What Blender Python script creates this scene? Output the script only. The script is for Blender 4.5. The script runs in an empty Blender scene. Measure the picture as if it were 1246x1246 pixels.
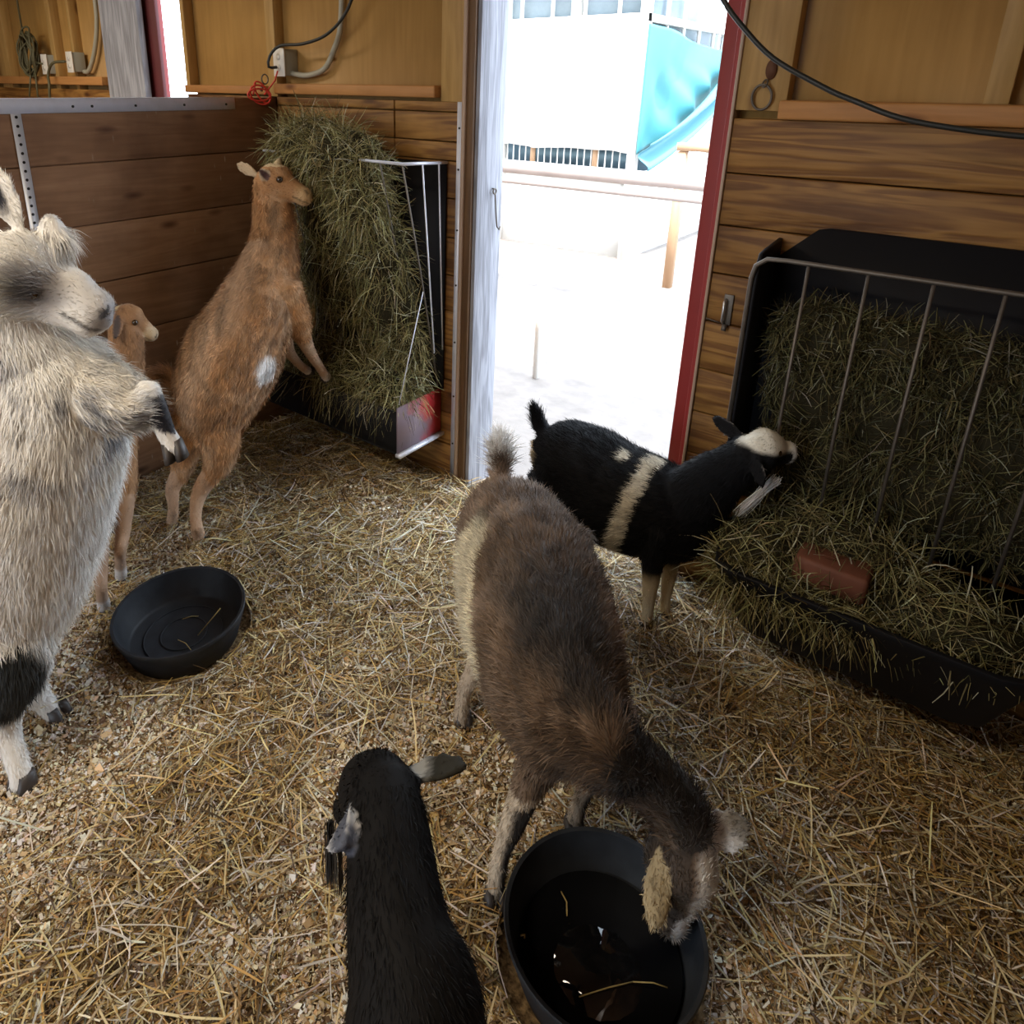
import bpy, math, random
import numpy as np
from mathutils import Vector, Matrix
rng = np.random.default_rng(7)
random.seed(7)
S = bpy.context.scene
COL = S.collection

# ---------------------------------------------------------------- camera, sky, sun, lights, exposure
def make_camera():
    cd = bpy.data.cameras.new('camera')
    cd.sensor_fit = 'HORIZONTAL'; cd.sensor_width = 36.0
    cd.lens = 875.0 / 1246.0 * 36.0
    cd.shift_x = (623.0 - 530.0) / 1246.0
    cd.shift_y = -(623.0 - 408.0) / 1246.0
    cd.clip_start = 0.02
    pitch, roll, yaw = math.radians(19.2), math.radians(0.7), math.radians(38.8)
    X = Vector((1, 0, 0)); F = Vector((0, math.cos(pitch), -math.sin(pitch))); U = Vector((0, math.sin(pitch), math.cos(pitch)))
    X, U = X * math.cos(roll) + U * math.sin(roll), -X * math.sin(roll) + U * math.cos(roll)
    Rz = Matrix.Rotation(yaw, 3, 'Z')
    X, U, F = Rz @ X, Rz @ U, Rz @ F
    m = Matrix(((X.x, U.x, -F.x, 0), (X.y, U.y, -F.y, 0), (X.z, U.z, -F.z, 1.65), (0, 0, 0, 1)))
    o = bpy.data.objects.new('camera', cd); o.matrix_world = m; COL.objects.link(o)
    cd.dof.use_dof = False
    S.camera = o
make_camera()

w = bpy.data.worlds.new('sky'); S.world = w; w.use_nodes = True
bg = w.node_tree.nodes['Background']
bg.inputs['Color'].default_value = (0.74, 0.86, 1.0, 1); bg.inputs['Strength'].default_value = 5.6

sun = bpy.data.lights.new('sun', 'SUN'); sun.energy = 9.0; sun.angle = math.radians(1.0); sun.color = (1.0, 0.95, 0.88)
so = bpy.data.objects.new('sun', sun); COL.objects.link(so)
so.rotation_euler = (math.radians(26), math.radians(8), 0)      # from over the barn roof, high

def area(name, loc, rot, sx, sy, energy, color, portal=False):
    l = bpy.data.lights.new(name, 'AREA'); l.shape = 'RECTANGLE'; l.size = sx; l.size_y = sy
    l.energy = energy; l.color = color
    if portal: l.cycles.is_portal = True
    o = bpy.data.objects.new(name, l); COL.objects.link(o); o.location = loc; o.rotation_euler = rot
    return o
area('door_daylight_portal', (-1.165, 2.45, 1.25), (math.radians(-90), 0, 0), 0.84, 2.5, 1, (1, 1, 1), True)
area('back_daylight_portal', (-2.3, -3.72, 1.3), (math.radians(90), 0, 0), 2.4, 2.5, 1, (1, 1, 1), True)  # sits in the added rear opening, guides its fill daylight
# unseen fill lights added under the ceiling, behind and left of the viewer
area('ceiling_fill', (-1.25, -0.4, 2.52), (0, 0, 0), 1.2, 0.25, 26, (1.0, 0.86, 0.66))
area('ceiling_fill', (-3.9, 0.7, 2.52), (0, 0, 0), 1.2, 0.25, 34, (1.0, 0.86, 0.66))

vs = S.view_settings
S.display_settings.display_device = 'sRGB'
vs.view_transform = 'Standard'; vs.look = 'None'; vs.gamma = 1.0; vs.use_curve_mapping = False; vs.exposure = 0.38
S.cycles.use_denoising = True
S.cycles.max_bounces = 8; S.cycles.diffuse_bounces = 4; S.cycles.sample_clamp_indirect = 8.0

# ---------------------------------------------------------------- helpers
def tag(o, label=None, cat=None, group=None, kind=None):
    if label: o['label'] = label
    if cat: o['category'] = cat
    if group: o['group'] = group
    if kind: o['kind'] = kind
    return o
def mesh_np(name, V, faces_flat, sizes, mat=None, parent=None, smooth=False, col=None, colname='Col'):
    me = bpy.data.meshes.new(name)
    V = np.asarray(V, np.float32); ff = np.asarray(faces_flat, np.int32); sz = np.asarray(sizes, np.int32)
    me.vertices.add(len(V)); me.vertices.foreach_set('co', V.ravel())
    me.loops.add(len(ff)); me.loops.foreach_set('vertex_index', ff)
    me.polygons.add(len(sz))
    st = np.concatenate(([0], np.cumsum(sz)[:-1])).astype(np.int32)
    me.polygons.foreach_set('loop_start', st)
    me.polygons.foreach_set('loop_total', sz)
    if smooth: me.polygons.foreach_set('use_smooth', np.ones(len(sz), bool))
    me.update(calc_edges=True)
    if col is not None:
        a = me.color_attributes.new(colname, 'FLOAT_COLOR', 'POINT')
        c = np.ones((len(V), 4), np.float32); c[:, :3] = col
        a.data.foreach_set('color', c.ravel())
    if mat: me.materials.append(mat)
    o = bpy.data.objects.new(name, me); COL.objects.link(o)
    if parent: o.parent = parent; o.matrix_parent_inverse = parent.matrix_world.inverted()
    return o
def empty(name, loc):
    o = bpy.data.objects.new(name, None); o.empty_display_size = 0.1; COL.objects.link(o); o.location = loc
    o.matrix_world = Matrix.Translation(loc)
    return o
class MB:
    """collects boxes and tubes into one mesh"""
    def __init__(s): s.v = []; s.f = []
    def add(s, V, F):
        b = len(s.v); s.v += [tuple(map(float, p)) for p in V]; s.f += [tuple(i + b for i in q) for q in F]; return s
    def box(s, a, b):
        x0, y0, z0 = a; x1, y1, z1 = b
        return s.add([(x0,y0,z0),(x1,y0,z0),(x1,y1,z0),(x0,y1,z0),(x0,y0,z1),(x1,y0,z1),(x1,y1,z1),(x0,y1,z1)],
                     [(0,3,2,1),(4,5,6,7),(0,1,5,4),(1,2,6,5),(2,3,7,6),(3,0,4,7)])
    def bar(s, p, q, wx, wy, up=(0, 0, 1)):
        p = np.array(p, float); q = np.array(q, float); d = q - p; d /= np.linalg.norm(d)
        u = np.array(up, float); a = np.cross(d, u)
        if np.linalg.norm(a) < 1e-3: a = np.cross(d, (1, 0, 0))
        a /= np.linalg.norm(a); b = np.cross(a, d)
        V = [c + sa * a * wx / 2 + sb * b * wy / 2 for c in (p, q) for sa, sb in ((-1, -1), (1, -1), (1, 1), (-1, 1))]
        return s.add(V, [(0,3,2,1),(4,5,6,7),(0,1,5,4),(1,2,6,5),(2,3,7,6),(3,0,4,7)])
    def tube(s, pts, r, n=10, closed=False):
        V, F = tube_geo(pts, r, n, closed); return s.add(V, F)
    def build(s, name, mat, parent=None, bevel=0.0, smooth=False):
        ff = [i for q in s.f for i in q]; sz = [len(q) for q in s.f]
        o = mesh_np(name, np.array(s.v), ff, sz, mat, parent, smooth)
        if bevel:
            m = o.modifiers.new('bevel', 'BEVEL'); m.width = bevel; m.segments = 2; m.limit_method = 'ANGLE'
        return o
def catmull(P, step):
    P = np.asarray(P, float); n = len(P)
    if n < 3:
        L = np.linalg.norm(P[-1, :3] - P[0, :3]); k = max(2, int(L / step) + 1)
        t = np.linspace(0, 1, k)[:, None]; return P[0] * (1 - t) + P[-1] * t
    Q = np.vstack([2 * P[0] - P[1], P, 2 * P[-1] - P[-2]]); out = []
    for i in range(1, n):
        p0, p1, p2, p3 = Q[i - 1], Q[i], Q[i + 1], Q[i + 2]
        k = max(1, int(np.linalg.norm(p2[:3] - p1[:3]) / step))
        for j in range(k):
            t = j / k
            out.append(0.5 * (2 * p1 + (p2 - p0) * t + (2 * p0 - 5 * p1 + 4 * p2 - p3) * t * t + (3 * p1 - p0 - 3 * p2 + p3) * t ** 3))
    out.append(P[-1]); out = np.array(out)
    if out.shape[1] > 3: out[:, 3:] = np.maximum(out[:, 3:], 1e-3)
    return out
def tube_geo(pts, r, n=10, closed=False):
    P = np.asarray(pts, float); m = len(P); r = np.full(m, r) if np.isscalar(r) else np.asarray(r)
    T = np.gradient(P, axis=0) if not closed else np.roll(P, -1, 0) - np.roll(P, 1, 0)
    T /= np.linalg.norm(T, axis=1)[:, None] + 1e-9
    ref = np.array((0, 0, 1.0)) if abs(T[0, 2]) < .9 else np.array((1.0, 0, 0))
    a = np.cross(T[0], ref); a /= np.linalg.norm(a); V = []
    for i in range(m):
        a = a - T[i] * (a @ T[i]); a /= np.linalg.norm(a); b = np.cross(T[i], a)
        for k in range(n):
            th = 2 * math.pi * k / n; V.append(P[i] + r[i] * (math.cos(th) * a + math.sin(th) * b))
    F = []
    for i in range(m - (0 if closed else 1)):
        for k in range(n):
            j = (i + 1) % m
            F.append((i * n + k, i * n + (k + 1) % n, j * n + (k + 1) % n, j * n + k))
    if not closed: F += [tuple(range(n))[::-1], tuple((m - 1) * n + k for k in range(n))]
    return V, F
def fnoise(x, y, seed=0, octs=4, base=1.0):
    """cheap smooth value noise, vectorised"""
    x = np.asarray(x, float) * base; y = np.asarray(y, float) * base; s = 0; amp = 1; tot = 0
    for o in range(octs):
        xi = np.floor(x).astype(int); yi = np.floor(y).astype(int); fx = x - xi; fy = y - yi
        fx = fx * fx * (3 - 2 * fx); fy = fy * fy * (3 - 2 * fy)
        def h(a, b):
            n = (a * 374761393 + b * 668265263 + (seed + o) * 1442695041) & 0xffffffff
            n = ((n ^ (n >> 13)) * 1274126177) & 0xffffffff
            return ((n ^ (n >> 16)) & 0xffff) / 65535.0
        s = s + amp * ((h(xi, yi) * (1 - fx) + h(xi + 1, yi) * fx) * (1 - fy) + (h(xi, yi + 1) * (1 - fx) + h(xi + 1, yi + 1) * fx) * fy)
        tot += amp; amp *= .5; x = x * 2.03; y = y * 2.03
    return s / tot
def sm(a, b, x): t = np.clip((x - a) / (b - a), 0, 1); return t * t * (3 - 2 * t)

# ---------------------------------------------------------------- materials
def new_mat(name):
    m = bpy.data.materials.new(name); m.use_nodes = True
    return m, m.node_tree, m.node_tree.nodes['Principled BSDF']
def flat(name, c, rough=.6, metal=0.0, spec=.5, noise=0.0, nscale=30, bump=0.0):
    m, nt, b = new_mat(name)
    b.inputs['Roughness'].default_value = rough; b.inputs['Metallic'].default_value = metal
    b.inputs['Specular IOR Level'].default_value = spec
    b.inputs['Base Color'].default_value = (*c, 1)
    if noise or bump:
        tc = nt.nodes.new('ShaderNodeTexCoord'); n = nt.nodes.new('ShaderNodeTexNoise'); n.inputs['Scale'].default_value = nscale; n.inputs['Detail'].default_value = 6
        nt.links.new(tc.outputs['Object'], n.inputs['Vector'])
        if noise:
            r = nt.nodes.new('ShaderNodeMapRange'); r.inputs['To Min'].default_value = 1 - noise; r.inputs['To Max'].default_value = 1 + noise
            nt.links.new(n.outputs['Fac'], r.inputs['Value'])
            mx = nt.nodes.new('ShaderNodeVectorMath'); mx.operation = 'SCALE'; mx.inputs[0].default_value = c
            nt.links.new(r.outputs['Result'], mx.inputs['Scale']); nt.links.new(mx.outputs['Vector'], b.inputs['Base Color'])
        if bump:
            bp = nt.nodes.new('ShaderNodeBump'); bp.inputs['Strength'].default_value = bump; bp.inputs['Distance'].default_value = .01
            nt.links.new(n.outputs['Fac'], bp.inputs['Height']); nt.links.new(bp.outputs['Normal'], b.inputs['Normal'])
    return m
def attr_mat(name, rough=.7, spec=.3, sheen=0.0, trans=0.0):
    m, nt, b = new_mat(name)
    a = nt.nodes.new('ShaderNodeAttribute'); a.attribute_name = 'Col'
    nt.links.new(a.outputs['Color'], b.inputs['Base Color'])
    b.inputs['Roughness'].default_value = rough; b.inputs['Specular IOR Level'].default_value = spec
    b.inputs['Sheen Weight'].default_value = sheen
    return m
def wood(name, dark, light, axis='X', scale=1.0, knots=True, dirt=0.0, rough=.55, contrast=1.0, plank=0.0, drips=False, rings=26):
    """grain along axis; plank = board height for board-to-board variation (z)"""
    m, nt, b = new_mat(name); N = nt.nodes.new; L = nt.links.new
    tc = N('ShaderNodeTexCoord'); mp = N('ShaderNodeMapping'); L(tc.outputs['Object'], mp.inputs['Vector'])
    sc = {'X': (1.2, 14, 14), 'Y': (14, 1.2, 14), 'Z': (14, 14, 1.2)}[axis]
    mp.inputs['Scale'].default_value = tuple(v * scale for v in sc)
    vec = mp.outputs['Vector']
    if plank:
        sep = N('ShaderNodeSeparateXYZ'); L(tc.outputs['Object'], sep.inputs['Vector'])
        dv = N('ShaderNodeMath'); dv.operation = 'DIVIDE'; L(sep.outputs['Z'], dv.inputs[0]); dv.inputs[1].default_value = plank
        fl = N('ShaderNodeMath'); fl.operation = 'FLOOR'; L(dv.outputs[0], fl.inputs[0])
        wn = N('ShaderNodeTexWhiteNoise'); wn.noise_dimensions = '1D'; L(fl.outputs[0], wn.inputs['W'])
        ad = N('ShaderNodeVectorMath'); ad.operation = 'MULTIPLY_ADD'; ad.inputs[1].default_value = (30, 30, 30)
        L(wn.outputs['Color'], ad.inputs[0]); L(vec, ad.inputs[2]); vec = ad.outputs['Vector']
    n1 = N('ShaderNodeTexNoise'); n1.inputs['Scale'].default_value = 1.1; n1.inputs['Detail'].default_value = 3; n1.inputs['Distortion'].default_value = .6
    L(vec, n1.inputs['Vector'])
    ring = N('ShaderNodeMath'); ring.operation = 'MULTIPLY'; ring.inputs[1].default_value = rings; L(n1.outputs['Fac'], ring.inputs[0])
    sn = N('ShaderNodeMath'); sn.operation = 'SINE'; L(ring.outputs[0], sn.inputs[0])
    n2 = N('ShaderNodeTexNoise'); n2.inputs['Scale'].default_value = 5; n2.inputs['Detail'].default_value = 8; L(vec, n2.inputs['Vector'])
    mr = N('ShaderNodeMapRange'); mr.inputs['From Min'].default_value = -1; L(sn.outputs[0], mr.inputs['Value']); mr.inputs['To Min'].default_value = .5 - .2 * contrast; mr.inputs['To Max'].default_value = .5 + .2 * contrast
    mixf = N('ShaderNodeMath'); mixf.operation = 'ADD'; L(mr.outputs['Result'], mixf.inputs[0])
    m2 = N('ShaderNodeMapRange'); L(n2.outputs['Fac'], m2.inputs['Value']); m2.inputs['To Min'].default_value = -.45; m2.inputs['To Max'].default_value = .45
    L(m2.outputs['Result'], mixf.inputs[1])
    cr = N('ShaderNodeMix'); cr.data_type = 'RGBA'; cr.clamp_factor = True
    cr.inputs['A'].default_value = (*dark, 1); cr.inputs['B'].default_value = (*light, 1); L(mixf.outputs[0], cr.inputs['Factor'])
    out = cr.outputs['Result']
    def mult(out, facsock, col):
        mx = N('ShaderNodeMix'); mx.data_type = 'RGBA'; mx.blend_type = 'MULTIPLY'; L(facsock, mx.inputs['Factor']); L(out, mx.inputs['A']); mx.inputs['B'].default_value = (*col, 1)
        return mx.outputs['Result']
    if plank:
        r = N('ShaderNodeMapRange'); L(wn.outputs['Value'], r.inputs['Value']); r.inputs['To Min'].default_value = 0; r.inputs['To Max'].default_value = .55
        out = mult(out, r.outputs['Result'], (.55, .48, .42))
    if knots:
        k = N('ShaderNodeMapping'); L(tc.outputs['Object'], k.inputs['Vector']); k.inputs['Scale'].default_value = {'X': (3, 8, 8), 'Y': (8, 3, 8), 'Z': (8, 8, 3)}[axis]
        vo = N('ShaderNodeTexVoronoi'); vo.inputs['Scale'].default_value = 1.0; L(k.outputs['Vector'], vo.inputs['Vector'])
        r = N('ShaderNodeMapRange'); L(vo.outputs['Distance'], r.inputs['Value']); r.inputs['From Min'].default_value = .05; r.inputs['From Max'].default_value = .16; r.inputs['To Min'].default_value = .85; r.inputs['To Max'].default_value = 0
        out = mult(out, r.outputs['Result'], (.25, .14, .07))
    if dirt:
        n3 = N('ShaderNodeTexNoise'); n3.inputs['Scale'].default_value = 2.5; n3.inputs['Detail'].default_value = 8; L(tc.outputs['Object'], n3.inputs['Vector'])
        r = N('ShaderNodeMapRange'); L(n3.outputs['Fac'], r.inputs['Value']); r.inputs['From Min'].default_value = .48; r.inputs['From Max'].default_value = .72; r.inputs['To Max'].default_value = dirt
        out = mult(out, r.outputs['Result'], (.3, .22, .16))
    if drips:
        k = N('ShaderNodeMapping'); L(tc.outputs['Object'], k.inputs['Vector']); k.inputs['Scale'].default_value = (30, 30, 7)
        vo = N('ShaderNodeTexVoronoi'); vo.inputs['Scale'].default_value = 1.0; L(k.outputs['Vector'], vo.inputs['Vector'])
        r = N('ShaderNodeMapRange'); L(vo.outputs['Distance'], r.inputs['Value']); r.inputs['From Min'].default_value = .05; r.inputs['From Max'].default_value = .12; r.inputs['To Min'].default_value = .55; r.inputs['To Max'].default_value = 0
        n4 = N('ShaderNodeTexNoise'); n4.inputs['Scale'].default_value = 3; L(tc.outputs['Object'], n4.inputs['Vector'])
        gt = N('ShaderNodeMapRange'); L(n4.outputs['Fac'], gt.inputs['Value']); gt.inputs['From Min'].default_value = .5; gt.inputs['From Max'].default_value = .62
        ml = N('ShaderNodeMath'); ml.operation = 'MULTIPLY'; L(r.outputs['Result'], ml.inputs[0]); L(gt.outputs['Result'], ml.inputs[1])
        mx = N('ShaderNodeMix'); mx.data_type = 'RGBA'; L(ml.outputs[0], mx.inputs['Factor']); L(out, mx.inputs['A']); mx.inputs['B'].default_value = (.62, .58, .48, 1); out = mx.outputs['Result']
    L(out, b.inputs['Base Color'])
    bp = N('ShaderNodeBump'); bp.inputs['Strength'].default_value = .25; bp.inputs['Distance'].default_value = .004; L(mixf.outputs[0], bp.inputs['Height']); L(bp.outputs['Normal'], b.inputs['Normal'])
    b.inputs['Roughness'].default_value = rough; b.inputs['Specular IOR Level'].default_value = .35
    return m
M = {}
M['planks_back'] = wood('pine_planks', (.17, .07, .016), (.40, .21, .055), 'X', plank=.155, dirt=.85, contrast=1.9, rings=34)
M['planks_left'] = wood('partition_planks', (.22, .115, .058), (.37, .215, .12), 'Y', plank=.228, dirt=.75, contrast=.7, rough=.7, drips=True)
M['plywood'] = wood('plywood', (.33, .175, .045), (.50, .29, .09), 'Z', scale=.6, knots=False, dirt=.35, contrast=.35)
M['stud'] = wood('stud_lumber', (.30, .17, .05), (.52, .33, .12), 'Z', knots=True, contrast=.5)
M['ledger'] = wood('ledger_lumber', (.34, .15, .045), (.55, .27, .09), 'X', knots=True, dirt=.4, contrast=.5)
M['weathered'] = wood('weathered_board', (.17, .17, .19), (.42, .43, .48), 'Z', scale=1.3, knots=False, contrast=1.2, rough=.8)
M['darkwood'] = wood('dark_trim_wood', (.08, .04, .018), (.16, .085, .035), 'Z', knots=False)
M['conduitwood'] = flat('rod_paint', (.40, .28, .20), .5)
M['ceiling'] = wood('ceiling_boards', (.22, .13, .06), (.36, .23, .11), 'Y', knots=True)
M['galv'] = flat('galvanised_steel', (.78, .80, .90), .4, .25, noise=.12, nscale=25)
M['steel'] = flat('bright_steel', (.6, .6, .6), .35, .9)
M['dullsteel'] = flat('dull_steel', (.16, .14, .12), .55, .7, noise=.3, nscale=40)
M['hole'] = flat('dark_hole', (.02, .02, .02), .9)
M['red'] = flat('barn_red_paint', (.26, .022, .02), .55, noise=.12, nscale=12)
M['darkred'] = flat('dark_red_paint', (.10, .012, .014), .6, noise=.2, nscale=10)
M['redmetal'] = flat('red_painted_metal', (.5, .03, .035), .45, noise=.2, nscale=18)
M['blackplastic'] = flat('black_plastic', (.006, .006, .008), .6, spec=.25)
M['rubber'] = flat('black_rubber', (.021, .024, .029), .55, spec=.4, noise=.6, nscale=22, bump=.15)
M['greybox'] = flat('grey_box', (.34, .35, .31), .6)
M['whiteplastic'] = flat('white_cover', (.75, .72, .66), .4)
M['cable'] = flat('black_cable', (.02, .022, .02), .5)
M['greycable'] = flat('grey_conduit', (.36, .34, .26), .5)
M['orangecord'] = flat('red_cord', (.62, .05, .03), .5)
M['olive'] = flat('olive_cord', (.10, .09, .045), .6)
M['straw'] = attr_mat('straw', .5, .4)
M['hay'] = attr_mat('hay', .75, .12)
M['coat'] = attr_mat('goat_coat', .62, .25, sheen=.15)
M['coatdark'] = attr_mat('goat_coat_black', .65, .08)
M['hoof'] = flat('hoof_horn', (.05, .042, .038), .5)
M['eye'] = flat('eye', (.03, .015, .005), .08, spec=.9)

# ---------------------------------------------------------------- the setting
def floor_h(x, y):
    x = np.asarray(x, float); y = np.asarray(y, float)
    h = .012 + .035 * (fnoise(x, y, 3, 4, 1.7) - .3) + .014 * (fnoise(x, y, 9, 3, 7.0) - .5)
    def bump(cx, cy, r, a): return a * np.exp(-((x - cx) ** 2 + (y - cy) ** 2) / (r * r))
    h = h + bump(-.45, 1.62, .20, .035) + bump(-1.85, .72, .17, .04) + bump(.0, 1.35, .35, .02) + bump(-1.65, 2.2, .15, .02) + bump(-2.3, 2.0, .4, .03)
    h = h - bump(-.25, 1.85, .25, .012)
    d = np.hypot(x + .335, y - .95); h = h * sm(.12, .30, d)          # bowls stand on the boards
    d = np.hypot(x + 1.745, y - .93); h = h * sm(.12, .30, d)
    return np.maximum(h, .002) * sm(2.42, 2.25, y)
xs = np.arange(-6.2, .64, .02); ys = np.arange(-3.75, 2.42, .02)
gx, gy = np.meshgrid(xs, ys, indexing='ij'); nx, ny = gx.shape
V = np.stack([gx, gy, floor_h(gx, gy) - .012], -1).reshape(-1, 3)
ii = np.arange(nx * ny).reshape(nx, ny); Q = np.stack([ii[:-1, :-1], ii[1:, :-1], ii[1:, 1:], ii[:-1, 1:]], -1).reshape(-1, 4)
m, nt, b = new_mat('bedding_floor')
tc = nt.nodes.new('ShaderNodeTexCoord'); n = nt.nodes.new('ShaderNodeTexNoise'); n.inputs['Scale'].default_value = 90; n.inputs['Detail'].default_value = 8; nt.links.new(tc.outputs['Object'], n.inputs['Vector'])
cr = nt.nodes.new('ShaderNodeValToRGB'); cr.color_ramp.elements[0].position = .35; cr.color_ramp.elements[0].color = (.09, .05, .02, 1); cr.color_ramp.elements[1].position = .65; cr.color_ramp.elements[1].color = (.46, .31, .15, 1)
nt.links.new(n.outputs['Fac'], cr.inputs['Fac']); nt.links.new(cr.outputs['Color'], b.inputs['Base Color']); b.inputs['Roughness'].default_value = .9
bp = nt.nodes.new('ShaderNodeBump'); bp.inputs['Strength'].default_value = .8; bp.inputs['Distance'].default_value = .01; nt.links.new(n.outputs['Fac'], bp.inputs['Height']); nt.links.new(bp.outputs['Normal'], b.inputs['Normal'])
floor = mesh_np('floor', V, Q.ravel(), np.full(len(Q), 4), m, smooth=True); tag(floor, kind='structure')

def struct(mb, name, mat, bevel=0.0, parent=None, smooth=False):
    o = mb.build(name, mat, parent, bevel, smooth)
    if not parent: tag(o, kind='structure')
    return o
# outside ground: pale trodden earth
gm = flat('pale_earth', (.22, .19, .17), .9, noise=.35, nscale=9, bump=.6)
struct(MB().box((-20, -20, -.12), (20, 20, -.06)), 'ground', gm)
YF = 2.205
def boards(mb, x0, x1, seams, y0=YF, y1=2.245, gap=.004):
    for a, b2 in zip(seams[:-1], seams[1:]): mb.box((x0, y0 + random.uniform(0, .004), b2 + gap), (x1, y1, a))
mb = MB()
sa = [1.592, 1.553, 1.446, 1.376, 1.235, 1.082, .93, .783, .63, .48, .33, .18, .0]
boards(mb, -2.712, -2.0, sa); boards(mb, -1.995, -1.655, sa)
sr = [1.57, 1.415, 1.262, 1.114, .96, .80, .65, .50, .356, .195, .0]
boards(mb, -.688, .62, sr)
boards(mb, -3.412, -2.752, sa); boards(mb, -6.2, -4.13, [1.60, 1.45, 1.3, 1.15, 1.0, .85, .7, .55, .4, .25, .1, .0])
wall_back = struct(mb, 'wall_back', M['planks_back'], .003)
# plywood skin behind the studs, with the two door openings
mb = MB()
for x0, x1 in ((-6.2, -3.99), (-3.412, -1.62), (-.69, .62)): mb.box((x0, 2.262, 0), (x1, 2.30, 2.6))
mb.box((-1.62, 2.262, 2.36), (-.69, 2.30, 2.6)); mb.box((-4.0, 2.262, 2.36), (-3.412, 2.30, 2.6))
struct(mb, 'wall_back', M['plywood'])
n_trim = [0]
def trim(mb, mat, bevel=.002):
    n_trim[0] += 1; return struct(mb, 'trim_%d' % n_trim[0], mat, bevel)
# studs
for x0, x1 in ((-2.765, -2.705), (-1.763, -1.655), (-.69, -.555), (-.12, -.07), (-3.415, -3.385), (-4.58, -4.55), (-4.848, -4.79), (-5.63, -5.48), (-6.15, -6.05)):
    trim(MB().box((x0, YF + .002, 1.592 if x0 > -3.4 else 1.6), (x1, 2.262, 2.6)), M['stud'])
trim(MB().box((-2.70, 2.18, 1.604), (-1.773, 2.262, 1.648)), M['ledger'], .006)
trim(MB().box((-3.41, 2.19, 1.600), (-2.77, 2.262, 1.636)), M['ledger'], .004)
trim(MB().box((-.565, 2.17, 1.572), (.62, 2.262, 1.622)), M['ledger'], .006)
trim(MB().box((-6.15, 2.17, 1.625), (-4.2, 2.262, 1.672)), M['ledger'], .004)
# left jamb of the open door
trim(MB().box((-1.647, 2.180, .05), (-1.630, YF, 2.5)), M['conduitwood'], .006)
trim(MB().box((-1.630, 2.190, .0), (-1.600, 2.262, 2.5)), M['darkwood'])
trim(MB().box((-1.600, 2.205, -.06), (-1.583, 2.372, 2.5)).box((-1.66, 2.30, -.06), (-1.600, 2.372, 2.6)), M['weathered'])
trim(MB().box((-.698, 2.198, .0), (-.689, 2.262, 2.5)), M['conduitwood'], .002)
trim(MB().box((-.784, 2.312, -.06), (-.690, 2.334, 2.6)).box((-.73, 2.262, -.06), (-.70, 2.312, 2.6)), M['red'])
trim(MB().box((-1.6, 2.30, 2.36), (-.69, 2.34, 2.6)), M['weathered'])
# far left door: weathered post, red door edge, narrow gap to the yard
trim(MB().box((-4.12, 2.165, 0), (-3.74, 2.20, 2.6)), M['weathered'])
trim(MB().box((-3.90, 2.225, 0), (-3.665, 2.245, 2.6)), M['darkred'])
trim(MB().box((-4.0, 2.262, 0), (-3.72, 2.30, 2.6)), M['red'])
# partition on the left
mb = MB().box((-2.738, -3.69, .01), (-2.725, 2.20, 1.58)); z = 1.587
while z > .01:
    z1 = max(0, z - .2275); mb.box((-2.752, -3.7, z1 + .004), (-2.711 - random.uniform(0, .003), 2.203, z)); z = z1
wl = struct(mb, 'wall_left', M['planks_left'], .003)
# galvanised cap and strap
def perforated():
    m, nt, b = new_mat('perforated_steel'); N = nt.nodes.new; L = nt.links.new
    tc = N('ShaderNodeTexCoord'); sp = N('ShaderNodeSeparateXYZ'); L(tc.outputs['Object'], sp.inputs['Vector'])
    pp = N('ShaderNodeMath'); pp.operation = 'PINGPONG'; L(sp.outputs['Z'], pp.inputs[0]); pp.inputs[1].default_value = .015
    y = N('ShaderNodeMath'); y.operation = 'SUBTRACT'; L(sp.outputs['Y'], y.inputs[0]); y.inputs[1].default_value = 1.0835
    cb = N('ShaderNodeCombineXYZ'); L(pp.outputs[0], cb.inputs['X']); L(y.outputs[0], cb.inputs['Y'])
    ln = N('ShaderNodeVectorMath'); ln.operation = 'LENGTH'; L(cb.outputs[0], ln.inputs[0])
    lt = N('ShaderNodeMath'); lt.operation = 'LESS_THAN'; L(ln.outputs['Value'], lt.inputs[0]); lt.inputs[1].default_value = .0052
    mx = N('ShaderNodeMix'); mx.data_type = 'RGBA'; mx.inputs['A'].default_value = (.62, .64, .70, 1); mx.inputs['B'].default_value = (.012, .01, .01, 1); L(lt.outputs[0], mx.inputs['Factor'])
    L(mx.outputs['Result'], b.inputs['Base Color']); b.inputs['Metallic'].default_value = .5; b.inputs['Roughness'].default_value = .45
    return m
cap = MB().box((-2.756, -3.6, 1.542), (-2.7535, 1.975, 1.590)).box((-2.756, -3.6, 1.5885), (-2.7075, 1.975, 1.591)).box((-2.7105, -3.6, 1.541), (-2.7075, 1.975, 1.5885)).build('metal_edging', M['galv'])
tag(cap, 'galvanised steel edging strip capping the left plank partition', 'metal strip')
for yy in (.2, .62, 1.02, 1.28, 1.35, 1.52, 1.73, 1.93):
    MB().tube([(-2.7075, yy, 1.562), (-2.7055, yy, 1.562)], .005, 8).build('nail_head', M['hole'], cap)
strap = MB().box((-2.7105, 1.067, .15), (-2.7078, 1.100, 1.541)).build('perforated_strap', perforated())
tag(strap, 'perforated steel strap running down the left plank partition', 'metal strap')
sc_ = MB().box((-1.678, 2.199, .03), (-1.656, 2.204, 1.592)).build('metal_edging', M['galv']); tag(sc_, 'narrow galvanised strip nailed upright beside the door post', 'metal strip')
for zz in (.2, .42, .66, .9, 1.12, 1.35, 1.5): MB().tube([(-1.667, 2.199, zz), (-1.667, 2.1965, zz)], .004, 8).build('nail_head', M['hole'], sc_)
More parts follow.
